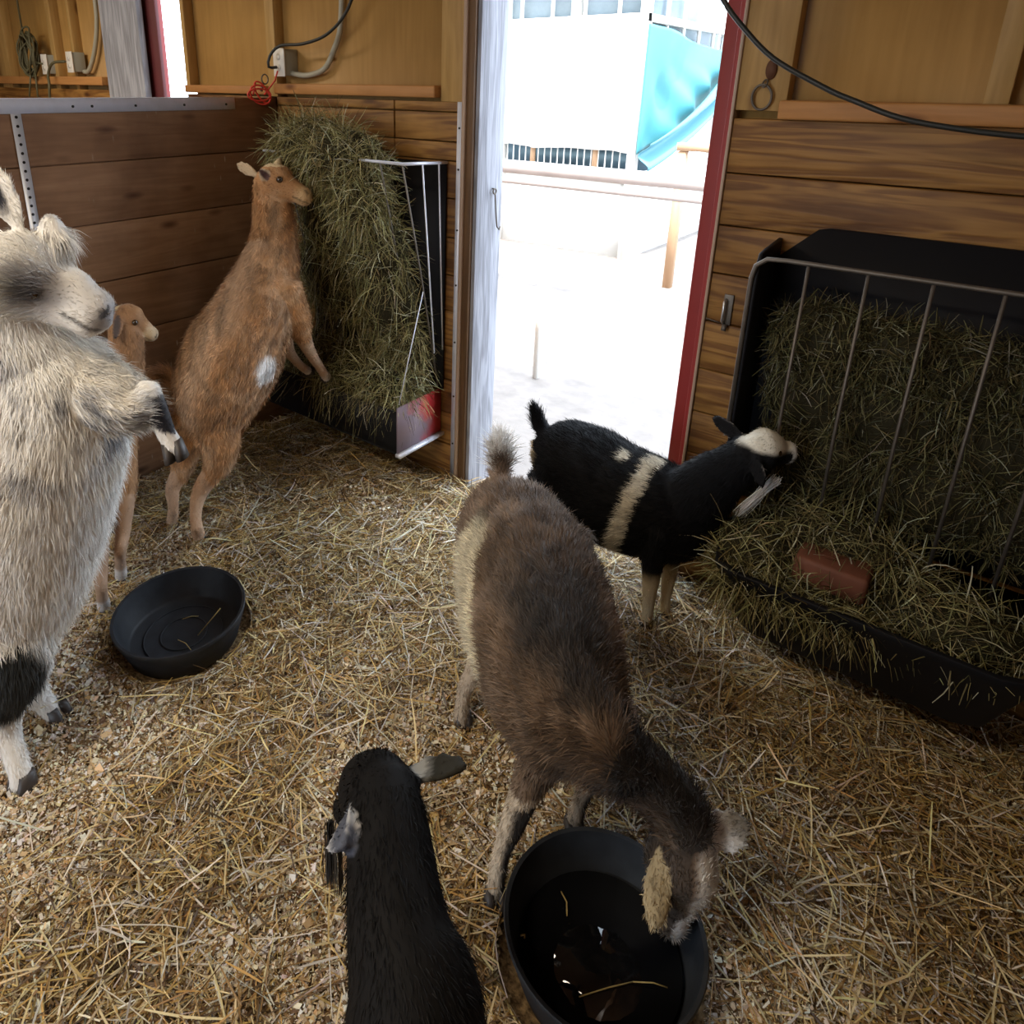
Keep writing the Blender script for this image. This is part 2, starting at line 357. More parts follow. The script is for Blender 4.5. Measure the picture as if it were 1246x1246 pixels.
# the rest of the barn
struct(MB().box((.62, -3.7, 0), (.66, 2.30, 2.6)), 'wall_right', M['planks_left'])
struct(MB().box((-6.24, -3.74, 0), (-6.2, 2.30, 2.6)), 'wall_far_left', M['plywood'])
struct(MB().box((-6.2, -3.74, 0), (-3.5, -3.7, 2.6)).box((-3.5, -3.74, 2.55), (-1.1, -3.7, 2.6)).box((-1.1, -3.74, 0), (.62, -3.7, 2.6)), 'wall_front', M['plywood'])  # gap in this unseen wall added and placed to let in fill daylight
struct(MB().box((-6.3, -3.8, 2.6), (.7, 2.42, 2.68)), 'ceiling', M['ceiling'])

# ---------------------------------------------------------------- straw and shavings
def strands(n, start, dirn, length, width, cols, bend=.3, droop=0.0, nseg=3, roll=1.0, name='straw', mat=None, parent=None, r=None):
    """n bent ribbons; start (n,3), dirn (n,3) unit, length/width (n,), cols (n,3)"""
    r = r or rng
    d = dirn / (np.linalg.norm(dirn, axis=1)[:, None] + 1e-9)
    side = np.cross(d, r.normal(size=(n, 3)) * roll + np.array((0, 0, 1.0))); side /= np.linalg.norm(side, axis=1)[:, None] + 1e-9
    bv = np.cross(d, r.normal(size=(n, 3))); bv /= np.linalg.norm(bv, axis=1)[:, None] + 1e-9
    k = nseg + 1; P = np.zeros((n, k, 3)); P[:, 0] = start; cur = d.copy()
    for i in range(1, k):
        P[:, i] = P[:, i - 1] + cur * (length / nseg)[:, None]
        cur = cur + bv * (bend / nseg) * r.uniform(-.3, 1, (n, 1)); cur[:, 2] -= droop / nseg; cur /= np.linalg.norm(cur, axis=1)[:, None]
    return P, side
def ribbons(P, side, width, cols, name, mat, parent=None, taper=.6, floor=None):
    n, k, _ = P.shape
    wv = np.ones(k); wv[-1] = taper; wv[0] = max(taper, .8)
    if floor is not None:
        P[..., 0] = np.clip(P[..., 0], -2.703, .612); P[..., 1] = np.where((P[..., 0] > -1.56) & (P[..., 0] < -.8), P[..., 1], np.minimum(P[..., 1], 2.17))
        P[..., 2] = np.maximum(P[..., 2], floor(P[..., 0], P[..., 1]) + .001)
    A = P - side[:, None] * (width[:, None] * wv[None] / 2)[..., None]; B = P + side[:, None] * (width[:, None] * wv[None] / 2)[..., None]
    V = np.stack([A, B], 2).reshape(n, 2 * k, 3).reshape(-1, 3)
    base = (np.arange(n) * 2 * k)[:, None]; F = []
    for i in range(k - 1): F.append(base + np.array([2 * i, 2 * i + 1, 2 * i + 3, 2 * i + 2])[None])
    F = np.stack(F, 1).reshape(-1, 4)
    return mesh_np(name, V, F.ravel(), np.full(len(F), 4), mat, parent, False, np.repeat(cols, 2 * k, 0))
def keep_out(P):
    """no stalk pokes through the side of a tub"""
    for cx, cy_, R_ in ((-.325, .945, .205), (-1.745, .93, .207)):
        dx = P[..., 0] - cx; dy = P[..., 1] - cy_; d = np.hypot(dx, dy) + 1e-6; k = np.maximum(R_ / d, 1); P[..., 0] = cx + dx * k; P[..., 1] = cy_ + dy * k
def palette(n, cs, wts, var=.18, r=None):
    r = r or rng
    cs = np.array(cs, float); p = np.array(wts, float); p /= p.sum()
    c = cs[r.choice(len(cs), n, p=p)]; return np.clip(c * (1 + r.normal(0, var, (n, 1))) * (1 + r.normal(0, .04, (n, 3))), .005, .95)
STRAW = [(.50, .33, .11), (.70, .56, .30), (.30, .17, .055), (.66, .60, .50), (.11, .065, .03), (.44, .35, .20)]
SW = [3.0, 1.8, 2.8, 1.3, 2.4, 1.6]
def scatter(n, x0, x1, y0, y1, dens):
    out = np.zeros((0, 2))
    while len(out) < n:
        p = rng.uniform((x0, y0), (x1, y1), (n, 2)); out = np.vstack([out, p[rng.uniform(size=n) < dens(p[:, 0], p[:, 1])]])
    return out[:n]
def near(x, y): return np.clip(1.25 - .0 * x, 0, 1)
def free(x, y): return (np.hypot(x + .325, y - .945) > .20) & (np.hypot(x + 1.745, y - .93) > .205) & (y < 2.20)
def d_straw(x, y):
    c = fnoise(x, y, 21, 3, 3.2)
    clump = sm(.36, .58, c + .14 * sm(.9, 1.5, y) + .10 * sm(-.6, -.1, x))
    return (.10 + .9 * clump) * free(x, y)
n = 95000
p = scatter(n, -2.7, .6, .12, 2.2, d_straw)
ang = rng.uniform(0, 2 * np.pi, n) + 1.2 * fnoise(p[:, 0], p[:, 1], 5, 2, 4)
L_ = np.clip(rng.lognormal(np.log(.045), .55, n), .012, .15)
c_ = fnoise(p[:, 0], p[:, 1], 21, 3, 3.2)
st = np.column_stack([p, floor_h(p[:, 0], p[:, 1]) + rng.uniform(0, 1, n) ** 2 * (.006 + .028 * sm(.42, .62, c_))])
di = np.column_stack([np.cos(ang), np.sin(ang), rng.normal(0, .16, n)])
Wd = rng.uniform(.0014, .0042, n)
P, sd = strands(n, st, di, L_, Wd, None, bend=.5, nseg=3, roll=.45)
keep_out(P)
o = ribbons(P, sd, Wd, palette(n, STRAW, SW, .25), 'straw_bedding', M['straw'], floor=floor_h)
tag(o, 'loose golden straw and hay strewn over the pen floor', 'straw', kind='stuff')
# coarser strands lying on top
n = 4200
p = scatter(n, -2.65, .6, .2, 2.18, d_straw)
ang = rng.uniform(0, 2 * np.pi, n); L_ = rng.uniform(.07, .17, n); Wd = rng.uniform(.002, .0042, n)
st = np.column_stack([p, floor_h(p[:, 0], p[:, 1]) + rng.uniform(.01, .03, n)])
P, sd = strands(n, st, np.column_stack([np.cos(ang), np.sin(ang), rng.normal(.0, .13, n)]), L_, Wd, None, bend=.5, nseg=4, roll=.3)
keep_out(P)
o = ribbons(P, sd, Wd, palette(n, STRAW, [2, 4, 1, 3, .3, 1], .15), 'straw_bedding', M['straw'], floor=floor_h)
tag(o, 'longer pale straw stalks lying on top of the bedding', 'straw', kind='stuff')
# wood shavings
n = 190000
def d_chip(x, y):
    c = fnoise(x, y, 21, 3, 3.2); return (.2 + .8 * sm(.60, .40, c)) * free(x, y) * (.35 + .65 * sm(1.6, .8, y) + .5 * np.exp(-((x + .2) ** 2 + (y - 1.65) ** 2) / .06))
p = scatter(n, -2.7, .6, .12, 2.2, d_chip)
sz = np.clip(rng.lognormal(np.log(.0034), .5, n), .0012, .014)
c0 = np.column_stack([p, floor_h(p[:, 0], p[:, 1]) + rng.uniform(-.003, .006, n)])
nn = rng.normal(0, .5, (n, 3)); nn[:, 2] = 1; nn /= np.linalg.norm(nn, axis=1)[:, None]
a_ = np.cross(nn, rng.normal(size=(n, 3))); a_ /= np.linalg.norm(a_, axis=1)[:, None]; b_ = np.cross(nn, a_)
asp = rng.uniform(.15, .8, (n, 1)); s_ = sz[:, None]
curl = nn * s_ * rng.uniform(-.3, .3, (n, 1))
V = np.stack([c0 - a_ * s_ - b_ * s_ * asp + curl, c0 + a_ * s_ * rng.uniform(.5, 1, (n, 1)) - b_ * s_ * asp, c0 + a_ * s_ + b_ * s_ * asp * rng.uniform(.4, 1, (n, 1)) + curl, c0 - a_ * s_ * rng.uniform(.6, 1, (n, 1)) + b_ * s_ * asp], 1).reshape(-1, 3)
cc = palette(n, [(.66, .50, .30), (.86, .76, .58), (.46, .29, .12), (.82, .76, .68), (.16, .09, .04)], [3, 3.2, 2, 2.4, 1.6], .2)
o = mesh_np('wood_shavings', V, np.arange(4 * n), np.full(n, 4), M['straw'], None, False, np.repeat(cc, 4, 0))
tag(o, 'pale wood shavings scattered under the straw', 'wood shavings', kind='stuff')

# ---------------------------------------------------------------- feeders and hay
HAY = [(.24, .22, .09), (.40, .37, .18), (.15, .125, .05), (.55, .54, .38), (.07, .06, .028), (.32, .26, .12)]
HW = [3, 2.5, 2, 1.3, 1.6, 2]
def lump(name, label, cat, ctrs, seed, haystrands, parent=None, tone=1.0):
    """hay: a lumpy dense core with loose strands all over it, one object"""
    r = np.random.default_rng(seed); bm = MB()
    for (c, rad) in ctrs:
        nu, nv = 14, 9; VV = []
        for i in range(nv + 1):
            ph = math.pi * i / nv
            for j in range(nu):
                th = 2 * math.pi * j / nu
                q = np.array((math.sin(ph) * math.cos(th), math.sin(ph) * math.sin(th), math.cos(ph)))
                q = q * (1 + .16 * (r.uniform() - .5)); VV.append(np.array(c) + q * np.array(rad))
        bm.add(VV, [(i * nu + j, (i + 1) * nu + j, (i + 1) * nu + (j + 1) % nu, i * nu + (j + 1) % nu) for i in range(nv) for j in range(nu)])
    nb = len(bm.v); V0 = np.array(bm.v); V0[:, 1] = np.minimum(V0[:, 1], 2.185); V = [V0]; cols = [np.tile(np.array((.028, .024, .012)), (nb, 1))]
    F = [i for q in bm.f for i in q]; sz = [4] * len(bm.f)
    off = nb; Fs = [np.array(F)]; ss = [np.array(sz)]
    for (n, mode, Lr, Wr, droop, sel) in haystrands:
        k = r.choice(len(ctrs), n, p=np.array([max(q[1]) ** 2 for q in ctrs]) / sum(max(q[1]) ** 2 for q in ctrs)) if sel is None else r.choice(sel, n)
        C0 = np.array([q[0] for q in ctrs])[k]; R0 = np.array([q[1] for q in ctrs])[k]
        nr = r.normal(size=(n, 3)); nr[:, 1] = -np.abs(nr[:, 1]) * .9 + .15; nr /= np.linalg.norm(nr, axis=1)[:, None]
        stt = C0 + nr * R0 * r.uniform(.92, 1.06, (n, 1))
        if mode == 'wild': d = nr * .55 + r.normal(0, .75, (n, 3))
        elif mode == 'hang': d = nr * .25 + r.normal(0, .28, (n, 3)) + np.array((0, 0, -1.0))
        else: d = np.cross(nr, r.normal(size=(n, 3))) + nr * .12
        Ln = r.uniform(*Lr, n); Wn = r.uniform(*Wr, n)
        Pp, sdd = strands(n, stt, d, Ln, Wn, None, bend=1.0, droop=droop, nseg=4, roll=1.0, r=r)
        kk = 5; wv = np.array([.8, 1, 1, .9, .5])
        A = Pp - sdd[:, None] * (Wn[:, None] * wv / 2)[..., None]; B = Pp + sdd[:, None] * (Wn[:, None] * wv / 2)[..., None]
        VV = np.stack([A, B], 2).reshape(-1, 3); VV[:, 1] = np.minimum(VV[:, 1], 2.186); VV[:, 2] = np.maximum(VV[:, 2], .03); VV[:, 0] = np.maximum(VV[:, 0], -2.702)
        base = (np.arange(n) * 10)[:, None] + off
        FF = np.stack([base + np.array([2 * i, 2 * i + 1, 2 * i + 3, 2 * i + 2])[None] for i in range(4)], 1).reshape(-1)
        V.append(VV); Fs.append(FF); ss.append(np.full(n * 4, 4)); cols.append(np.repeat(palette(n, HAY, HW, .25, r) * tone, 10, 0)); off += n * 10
    o = mesh_np(name, np.vstack(V), np.concatenate(Fs), np.concatenate(ss), M['hay'], parent, False, np.vstack(cols))
    tag(o, label, cat, kind='stuff'); return o

# left feeder (in the corner): wire V rack over a metal trough
ft = empty('hay_feeder', (-2.19, 2.2, .24)); tag(ft, 'wall-hung wire hay rack in the corner with a red-ended trough, hay spilling over it', 'hay feeder')
MB().box((-2.5, 2.192, .44), (-1.722, 2.2, 1.37)).build('back_panel', M['blackplastic'], ft)
fr = MB().tube([(-1.724, 2.2, 1.372), (-1.724, 1.95, 1.384)], .006, 8).tube([(-1.724, 1.95, 1.384), (-2.5, 1.95, 1.384), (-2.5, 2.2, 1.372)], .0055, 8)
fr.build('top_rim', M['galv'], ft)
for k in range(8):
    x = -1.73 - .109 * k
    MB().tube([(x, 1.952, 1.38), (x, 2.06, .95), (x, 2.17, .46)], .0035, 6).build('rack_rod', M['dullsteel'], ft)
for (y0, y1) in ((2.05, 2.13), (2.145, 2.185)):
    MB().tube([(-1.719, y0, 1.376), (-1.719, y1, .62)], .0032, 6).build('rack_rod', M['galv'], ft)
MB().tube([(-1.73, 2.075, .90), (-1.735, 2.0, .66), (-1.742, 1.94, .45)], .002, 6).build('tie_wire', M['galv'], ft)
tr = MB().box((-2.63, 1.925, .238), (-1.742, 1.931, .42)).box((-2.63, 1.925, .232), (-1.742, 2.2, .238)).box((-2.636, 1.925, .232), (-2.63, 2.2, .42)).build('trough', M['blackplastic'], ft)
rm, nt, b = new_mat('worn_red_plate')
tc = nt.nodes.new('ShaderNodeTexCoord'); n1 = nt.nodes.new('ShaderNodeTexNoise'); n1.inputs['Scale'].default_value = 9; n1.inputs['Detail'].default_value = 9; nt.links.new(tc.outputs['Object'], n1.inputs['Vector'])
sep = nt.nodes.new('ShaderNodeSeparateXYZ'); nt.links.new(tc.outputs['Object'], sep.inputs['Vector'])
a1 = nt.nodes.new('ShaderNodeMath'); a1.operation = 'MULTIPLY_ADD'; nt.links.new(sep.outputs['Y'], a1.inputs[0]); a1.inputs[1].default_value = 3.0; nt.links.new(n1.outputs['Fac'], a1.inputs[2])
a2 = nt.nodes.new('ShaderNodeMath'); a2.operation = 'MULTIPLY_ADD'; nt.links.new(sep.outputs['Z'], a2.inputs[0]); a2.inputs[1].default_value = 1.6; nt.links.new(a1.outputs[0], a2.inputs[2])
cr = nt.nodes.new('ShaderNodeValToRGB'); e = cr.color_ramp.elements; e[0].position = .42; e[0].color = (.26, .20, .24, 1); e[1].position = .56; e[1].color = (.55, .035, .04, 1)
mr = nt.nodes.new('ShaderNodeMapRange'); mr.inputs['From Min'].default_value = 6.35; mr.inputs['From Max'].default_value = 8.1; nt.links.new(a2.outputs[0], mr.inputs['Value'])
nt.links.new(mr.outputs['Result'], cr.inputs['Fac']); nt.links.new(cr.outputs['Color'], b.inputs['Base Color']); b.inputs['Roughness'].default_value = .45
ep = MB().box((-1.741, 1.923, .240), (-1.735, 2.198, .440)).build('end_plate', rm, ft); tag(ep, 'worn red painted end plate of the trough')
MB().box((-1.741, 1.915, .226), (-1.715, 2.2, .240)).build('bottom_lip', M['galv'], ep)
hay_l = [((-2.28, 2.04, 1.40), (.20, .13, .115)), ((-2.10, 2.02, 1.37), (.20, .14, .115)), ((-1.98, 2.02, 1.24), (.12, .12, .13)), ((-2.16, 2.09, 1.12), (.25, .10, .20)), ((-1.96, 2.08, 1.02), (.14, .09, .16)),
         ((-2.2, 2.11, .88), (.28, .08, .2)), ((-1.93, 2.10, .80), (.14, .075, .17)), ((-1.86, 2.12, .62), (.10, .07, .14)), ((-2.36, 2.09, .45), (.2, .12, .12)), ((-2.12, 2.06, .46), (.24, .14, .12)), ((-1.89, 2.06, .47), (.14, .13, .10))]
lump('hay', 'big tangled pile of green-brown hay in the corner rack', 'hay', hay_l, 11, [
    (9000, 'flat', (.04, .12), (.0012, .0028), .3, None), (5200, 'wild', (.05, .13), (.0014, .0030), .8, [0, 1, 0, 1, 2, 2, 4]),
    (3000, 'hang', (.08, .2), (.0012, .0026), .2, None), (4200, 'wild', (.04, .12), (.0012, .0028), .9, [8, 9, 10, 7, 10]), (900, 'hang', (.1, .22), (.001, .002), .2, [8, 9, 10])])

# right feeder: black moulded hay rack with a trough below
fr_ = empty('hay_feeder', (-.1, 2.2, .2)); tag(fr_, 'black moulded plastic hay rack with a steel rim on the wall right of the door', 'hay feeder')
x0, x1 = -.515, .30
prof = [(2.203, .42), (2.203, 1.25), (2.06, 1.24), (2.02, 1.235), (2.003, 1.205), (1.998, 1.15), (2.0, .75), (2.02, .5), (2.05, .42)]
def side_plate(x, t=.012):
    m2 = MB(); k = len(prof)
    V = [(x, y, z) for y, z in prof] + [(x + t, y, z) for y, z in prof]
    return m2.add(V, [tuple(range(k)), tuple(range(2 * k - 1, k - 1, -1))] + [(i, i + k, (i + 1) % k + k, (i + 1) % k) for i in range(k)])
for x in (x0, x1 - .012): side_plate(x).build('side_panel', M['blackplastic'], fr_, .004)
MB().add([(x, y, z) for y in (2.188, 2.2035) for x, z in ((x0 + .012, .42), (x0 + .012, 1.20), (x0 + .10, 1.285), (x0 + .13, 1.292), (x1 - .13, 1.292), (x1 - .10, 1.285), (x1 - .012, 1.20), (x1 - .012, .42))], [tuple(range(8))[::-1], tuple(range(8, 16))] + [(i, (i + 1) % 8, (i + 1) % 8 + 8, i + 8) for i in range(8)]).build('back_panel', M['blackplastic'], fr_)
MB().tube([(x0 - .002, 1.998, .70), (x0 - .003, 1.996, 1.17), (x0 + .004, 1.996, 1.205), (x0 + .03, 1.996, 1.226), (x0 + .08, 1.996, 1.229), (x1 - .08, 1.996, 1.229), (x1 - .02, 1.996, 1.22), (x1, 1.996, 1.15), (x1, 1.998, .7)], .0065, 8).build('steel_rim', M['dullsteel'], fr_)
for k in range(6):
    x = x0 + .135 * (k + 1) - .005
    MB().tube([(x, 1.999, 1.225), (x, 1.999, .8), (x, 2.05, .45)], .0045, 8).build('rack_rod', M['dullsteel'], fr_)
def trough_mesh():
    m2 = MB(); pts = []
    for k, (xx, yy) in enumerate(((-.47, 2.2), (-.47, 1.90), (-.45, 1.83), (-.40, 1.80), (.20, 1.80), (.27, 1.83), (.30, 1.90), (.30, 2.2))): pts.append((xx, yy))
    k = len(pts); cx, cy_ = -.08, 2.2
    def ring(s, z, o=0): return [(cx + (x - cx) * s, 2.2 - (2.2 - y) * s, z) for x, y in pts]
    R_ = [ring(.80, .17), ring(.97, .36), ring(1.0, .385), ring(1.0, .40), ring(.96, .40), ring(.93, .36), ring(.77, .19)]
    V = [p_ for q in R_ for p_ in q]; F = []
    for i in range(len(R_) - 1):
        for j in range(k): F.append((i * k + j, i * k + (j + 1) % k, (i + 1) * k + (j + 1) % k, (i + 1) * k + j))
    F += [tuple(range(k))[::-1], tuple((len(R_) - 1) * k + j for j in range(k))]
    return m2.add(V, F)
trough_mesh().build('trough', M['blackplastic'], fr_, .003)
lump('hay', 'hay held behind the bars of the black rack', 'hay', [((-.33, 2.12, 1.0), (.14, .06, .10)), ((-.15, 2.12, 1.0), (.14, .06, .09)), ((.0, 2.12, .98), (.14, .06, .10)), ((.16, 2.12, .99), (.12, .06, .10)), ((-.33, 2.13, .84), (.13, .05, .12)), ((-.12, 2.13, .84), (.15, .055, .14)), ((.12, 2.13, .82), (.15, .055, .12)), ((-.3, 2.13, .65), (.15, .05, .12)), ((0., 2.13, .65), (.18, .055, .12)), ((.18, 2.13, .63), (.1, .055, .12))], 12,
     [(11000, 'flat', (.03, .09), (.0014, .003), .2, None), (1800, 'wild', (.04, .08), (.0014, .003), .6, [0, 1, 2, 3]), (700, 'hang', (.06, .14), (.0012, .0026), .1, None)], tone=.42)  # tone: darker hay colour, with some shade of the rack put into it
lump('hay', 'loose hay heaped in the low trough under the black rack', 'hay', [((-.36, 1.98, .40), (.12, .13, .09)), ((-.2, 2.05, .44), (.2, .1, .1)), ((.1, 2.0, .38), (.18, .14, .07)), ((-.22, 1.90, .36), (.18, .08, .045)), ((-.38, 1.90, .34), (.07, .09, .06))], 13,
     [(4200, 'flat', (.05, .13), (.0014, .0032), .3, None), (1500, 'wild', (.06, .15), (.0014, .0036), .9, None), (500, 'hang', (.06, .16), (.0012, .003), .1, [0, 3, 4])], tone=.8)
o = MB().box((-.265, 1.87, .395), (-.09, 1.97, .475)).build('mineral_block', flat('mineral_block', (.16, .055, .03), .7, noise=.25, nscale=20), bevel=.012)
tag(o, 'reddish brown mineral block lying on the hay in the trough', 'mineral block')

# ---------------------------------------------------------------- goats
def nrm(v): v = np.asarray(v, float); return v / (np.linalg.norm(v) + 1e-9)
class Part:
    def __init__(s, name, st, side, step=.012, cup=0.0, n=20):
        st = [tuple(q) if len(q) == 5 else (*q, q[3]) for q in st]
        s.name = name; A = catmull(np.array(st, float), step); s.C = A[:, :3]; s.rw = A[:, 3]; s.rh = A[:, 4]; m = len(A)
        T = np.gradient(s.C, axis=0); T /= np.linalg.norm(T, axis=1)[:, None] + 1e-9
        sd = np.array(side, float); sd = np.tile(sd, (m, 1)); sd -= T * (sd * T).sum(1)[:, None]; sd /= np.linalg.norm(sd, axis=1)[:, None]
        s.T = T; s.S = sd; s.H = np.cross(sd, T); s.t = np.linspace(0, 1, m); s.cup = cup; s.n = n
    def geo(s):
        m = len(s.C); V = []; n = s.n
        for k in range(n):
            th = 2 * math.pi * k / n
            V.append(s.C + s.S * (s.rw * math.cos(th))[:, None] + s.H * (s.rh * math.sin(th) + s.cup * s.rw * math.cos(th) ** 2)[:, None])
        V = np.stack(V, 1).reshape(-1, 3)
        # rounded caps
        V = list(V); a = len(V); V.append(s.C[0] - s.T[0] * min(s.rw[0], s.rh[0]) * .7); V.append(s.C[-1] + s.T[-1] * min(s.rw[-1], s.rh[-1]) * .7)
        F = [(i * n + k, i * n + (k + 1) % n, (i + 1) * n + (k + 1) % n, (i + 1) * n + k) for i in range(m - 1) for k in range(n)]
        F += [(a, (k + 1) % n, k) for k in range(n)] + [(a + 1, (m - 1) * n + k, (m - 1) * n + (k + 1) % n) for k in range(n)]
        return V, F
def attribs(P, parts):
    """for each point: nearest part, position along it, side/height offsets (in radii), flow"""
    C = np.vstack([q.C for q in parts]); R = np.concatenate([(q.rw + q.rh) / 2 if q.name != 'ear' else q.rw * .8 for q in parts])
    T = np.vstack([q.T for q in parts]); Sd = np.vstack([q.S for q in parts]); Hh = np.vstack([q.H for q in parts])
    rw = np.concatenate([q.rw for q in parts]); rh = np.concatenate([q.rh for q in parts])
    pi = np.concatenate([np.full(len(q.C), i) for i, q in enumerate(parts)]); tt = np.concatenate([q.t for q in parts])
    ix = np.zeros(len(P), int)
    for a in range(0, len(P), 4000):
        d = np.linalg.norm(P[a:a + 4000, None] - C[None], axis=2) / R[None]; ix[a:a + 4000] = d.argmin(1)
    D = P - C[ix]
    return dict(part=pi[ix], t=tt[ix], s=(D * Sd[ix]).sum(1) / rw[ix], h=(D * Hh[ix]).sum(1) / rh[ix], T=T[ix], P=P, names=np.array([q.name for q in parts])[pi[ix]])
def remeshed(parts, voxel, smooth=5):
    mb = MB()
    for q in parts: mb.add(*q.geo())
    o = mb.build('tmp', None)
    m = o.modifiers.new('r', 'REMESH'); m.mode = 'VOXEL'; m.voxel_size = voxel; m.use_smooth_shade = True
    m = o.modifiers.new('s', 'SMOOTH'); m.factor = .5; m.iterations = smooth
    dg = bpy.context.evaluated_depsgraph_get(); dg.update(); ev = o.evaluated_get(dg); me = ev.to_mesh()
    n = len(me.vertices); V = np.empty(n * 3, np.float32); me.vertices.foreach_get('co', V); V = V.reshape(-1, 3).astype(float)
    me.calc_loop_triangles(); k = len(me.loop_triangles); Tn = np.empty(k * 3, np.int32); me.loop_triangles.foreach_get('vertices', Tn); Tn = Tn.reshape(-1, 3)
    N = np.empty(n * 3, np.float32); me.vertices.foreach_get('normal', N); N = N.reshape(-1, 3).astype(float)
    ev.to_mesh_clear(); d = o.data; bpy.data.objects.remove(o); bpy.data.meshes.remove(d)
    return V, Tn, N
LEN = dict(foreleg=.2, torso=1.0, neck=.9, head=.40, muzzle=.12, leg=.35, thigh=.8, ear=.34, tail=1.6, ruff=.9)
def goat_body(root, parts, colfn, mat, nh, hl, hw, voxel=.0065, lift=.28, mess=.22, grav=.25, seed=1, shade=.18, hairlen=None, lock=38, lockc=.9, hsign=1):
    r = np.random.default_rng(seed); V, T, N = remeshed(parts, voxel)
    at = attribs(V, parts); col = colfn(at, r)
    # fur: short tapered blades lying along the coat
    a, b_, c = V[T[:, 0]], V[T[:, 1]], V[T[:, 2]]; ar = np.linalg.norm(np.cross(b_ - a, c - a), axis=1) + 1e-12
    k = r.choice(len(T), nh, p=ar / ar.sum()); u = r.uniform(size=(nh, 2)); fl = u.sum(1) > 1; u[fl] = 1 - u[fl]; u0 = u[:, :1]; u1 = u[:, 1:]
    P = a[k] * (1 - u0 - u1) + b_[k] * u0 + c[k] * u1; n_ = N[T[k, 0]] * (1 - u0 - u1) + N[T[k, 1]] * u0 + N[T[k, 2]] * u1
    n_ /= np.linalg.norm(n_, axis=1)[:, None] + 1e-9
    ah = attribs(P, parts); ch = colfn(ah, r) * (1 + r.normal(0, shade, (nh, 1))); ch = np.clip(ch, .003, .95)
    def face(c, a):
        hd = (a['names'] == 'head') & (a['t'] < .9); f = np.zeros(len(c)); s_, h_, t_ = np.abs(a['s']), a['h'] * np.sign(hsign), a['t']
        f = np.maximum(f, hd * sm(.30, .12, np.hypot((t_ - .075) / .22 * 3, (s_ - .55) * 1.0)) * sm(.1, .3, h_))
        f = np.maximum(f, hd * (t_ < .30) * sm(.13, .04, np.abs(h_ + .32 + .1 * t_)) * sm(.2, .5, s_) * .8)
        return c * (1 - .85 * f[:, None])
    hsign = np.sign(hp.H[6] @ hu); col = face(col, at); ch = face(ch, ah)
    L = np.array([LEN.get(x, 1.0) for x in [q.name for q in parts]])[ah['part']] * hl * r.uniform(.55, 1.25, nh)
    if hairlen is not None: L = L * hairlen(ah)
    fd = ah['T'] - n_ * (ah['T'] * n_).sum(1)[:, None]; fd /= np.linalg.norm(fd, axis=1)[:, None] + 1e-9
    cl = np.stack([fnoise(P[:, 0] + P[:, 2], P[:, 1] - P[:, 2], seed + q, 2, lock) - .5 for q in range(3)], 1)     # locks
    ch = np.clip(ch * (1 + lockc * (fnoise(P[:, 0] + P[:, 2], P[:, 1] - P[:, 2], seed + 9, 2, lock * 1.3)[:, None] - .5)), .003, .95)
    d = fd + n_ * lift * r.uniform(.4, 1.5, (nh, 1)) + cl * 1.3 * mess * 2 + r.normal(0, mess, (nh, 3)); d /= np.linalg.norm(d, axis=1)[:, None]
    g_ = np.array((0, 0, -1.0)) * grav; d2 = d + g_ - n_ * .15; d2 /= np.linalg.norm(d2, axis=1)[:, None]
    w_ = np.cross(d, n_) + r.normal(0, .25, (nh, 3)); w_ /= np.linalg.norm(w_, axis=1)[:, None] + 1e-9
    W = hw * r.uniform(.6, 1.3, nh)[:, None]; Lc = L[:, None]; base = P - n_ * .0015
    mid = base + d * Lc * .5; tip = mid + d2 * Lc * .5
    HV = np.stack([base - w_ * W / 2, base + w_ * W / 2, mid - w_ * W * .42, mid + w_ * W * .42, tip], 1).reshape(-1, 3)
    o5 = (np.arange(nh) * 5 + len(V))[:, None]
    F4 = (o5 + np.array([[0, 1, 3, 2]])).ravel(); F3 = (o5 + np.array([[2, 3, 4]])).ravel()
    VV = np.vstack([V, HV]); FF = np.concatenate([T.ravel(), F4, F3]); SZ = np.concatenate([np.full(len(T), 3), np.full(nh, 4), np.full(nh, 3)])
    CC = np.vstack([col, np.repeat(ch, 5, 0)])
    return mesh_np('body', VV, FF, SZ, mat, root, True, CC)
def hoof(root, p, d=(0, 0, -1), f=(1, 0, 0), s=1.0):
    p = np.array(p, float); d = nrm(d); f = np.array(f, float); f = nrm(f - d * (f @ d)); sd = np.cross(d, f); mb = MB(); n = 10
    for sg in (-1, 1):
        V = []
        for (dz, fx, rf, rs) in ((-.042, -.004, .016, .010), (-.02, .0, .021, .0125), (.0, .004, .027, .014)):
            for k in range(n):
                th = 2 * math.pi * k / n
                V.append(p + d * dz * s + f * (fx + rf * math.cos(th)) * s + sd * (sg * .0125 + rs * math.sin(th)) * s)
        F = [(i * n + k, i * n + (k + 1) % n, (i + 1) * n + (k + 1) % n, (i + 1) * n + k) for i in range(2) for k in range(n)]
        mb.add(V, F + [tuple(range(n))[::-1], tuple(2 * n + k for k in range(n))])
    mb.build('hoof', M['hoof'], root, smooth=False)
def eye(root, c, r=.011):
    V = []; F = []; nu, nv = 12, 8
    for i in range(nv + 1):
        for j in range(nu):
            ph = math.pi * i / nv; th = 2 * math.pi * j / nu
            V.append(np.array(c) + r * np.array((math.sin(ph) * math.cos(th), math.sin(ph) * math.sin(th), math.cos(ph))))
    for i in range(nv):
        for j in range(nu): F.append((i * nu + j, (i + 1) * nu + j, (i + 1) * nu + (j + 1) % nu, i * nu + (j + 1) % nu))
    mb = MB(); mb.add(V, F); mb.build('eye', M['eye'], root, smooth=True)
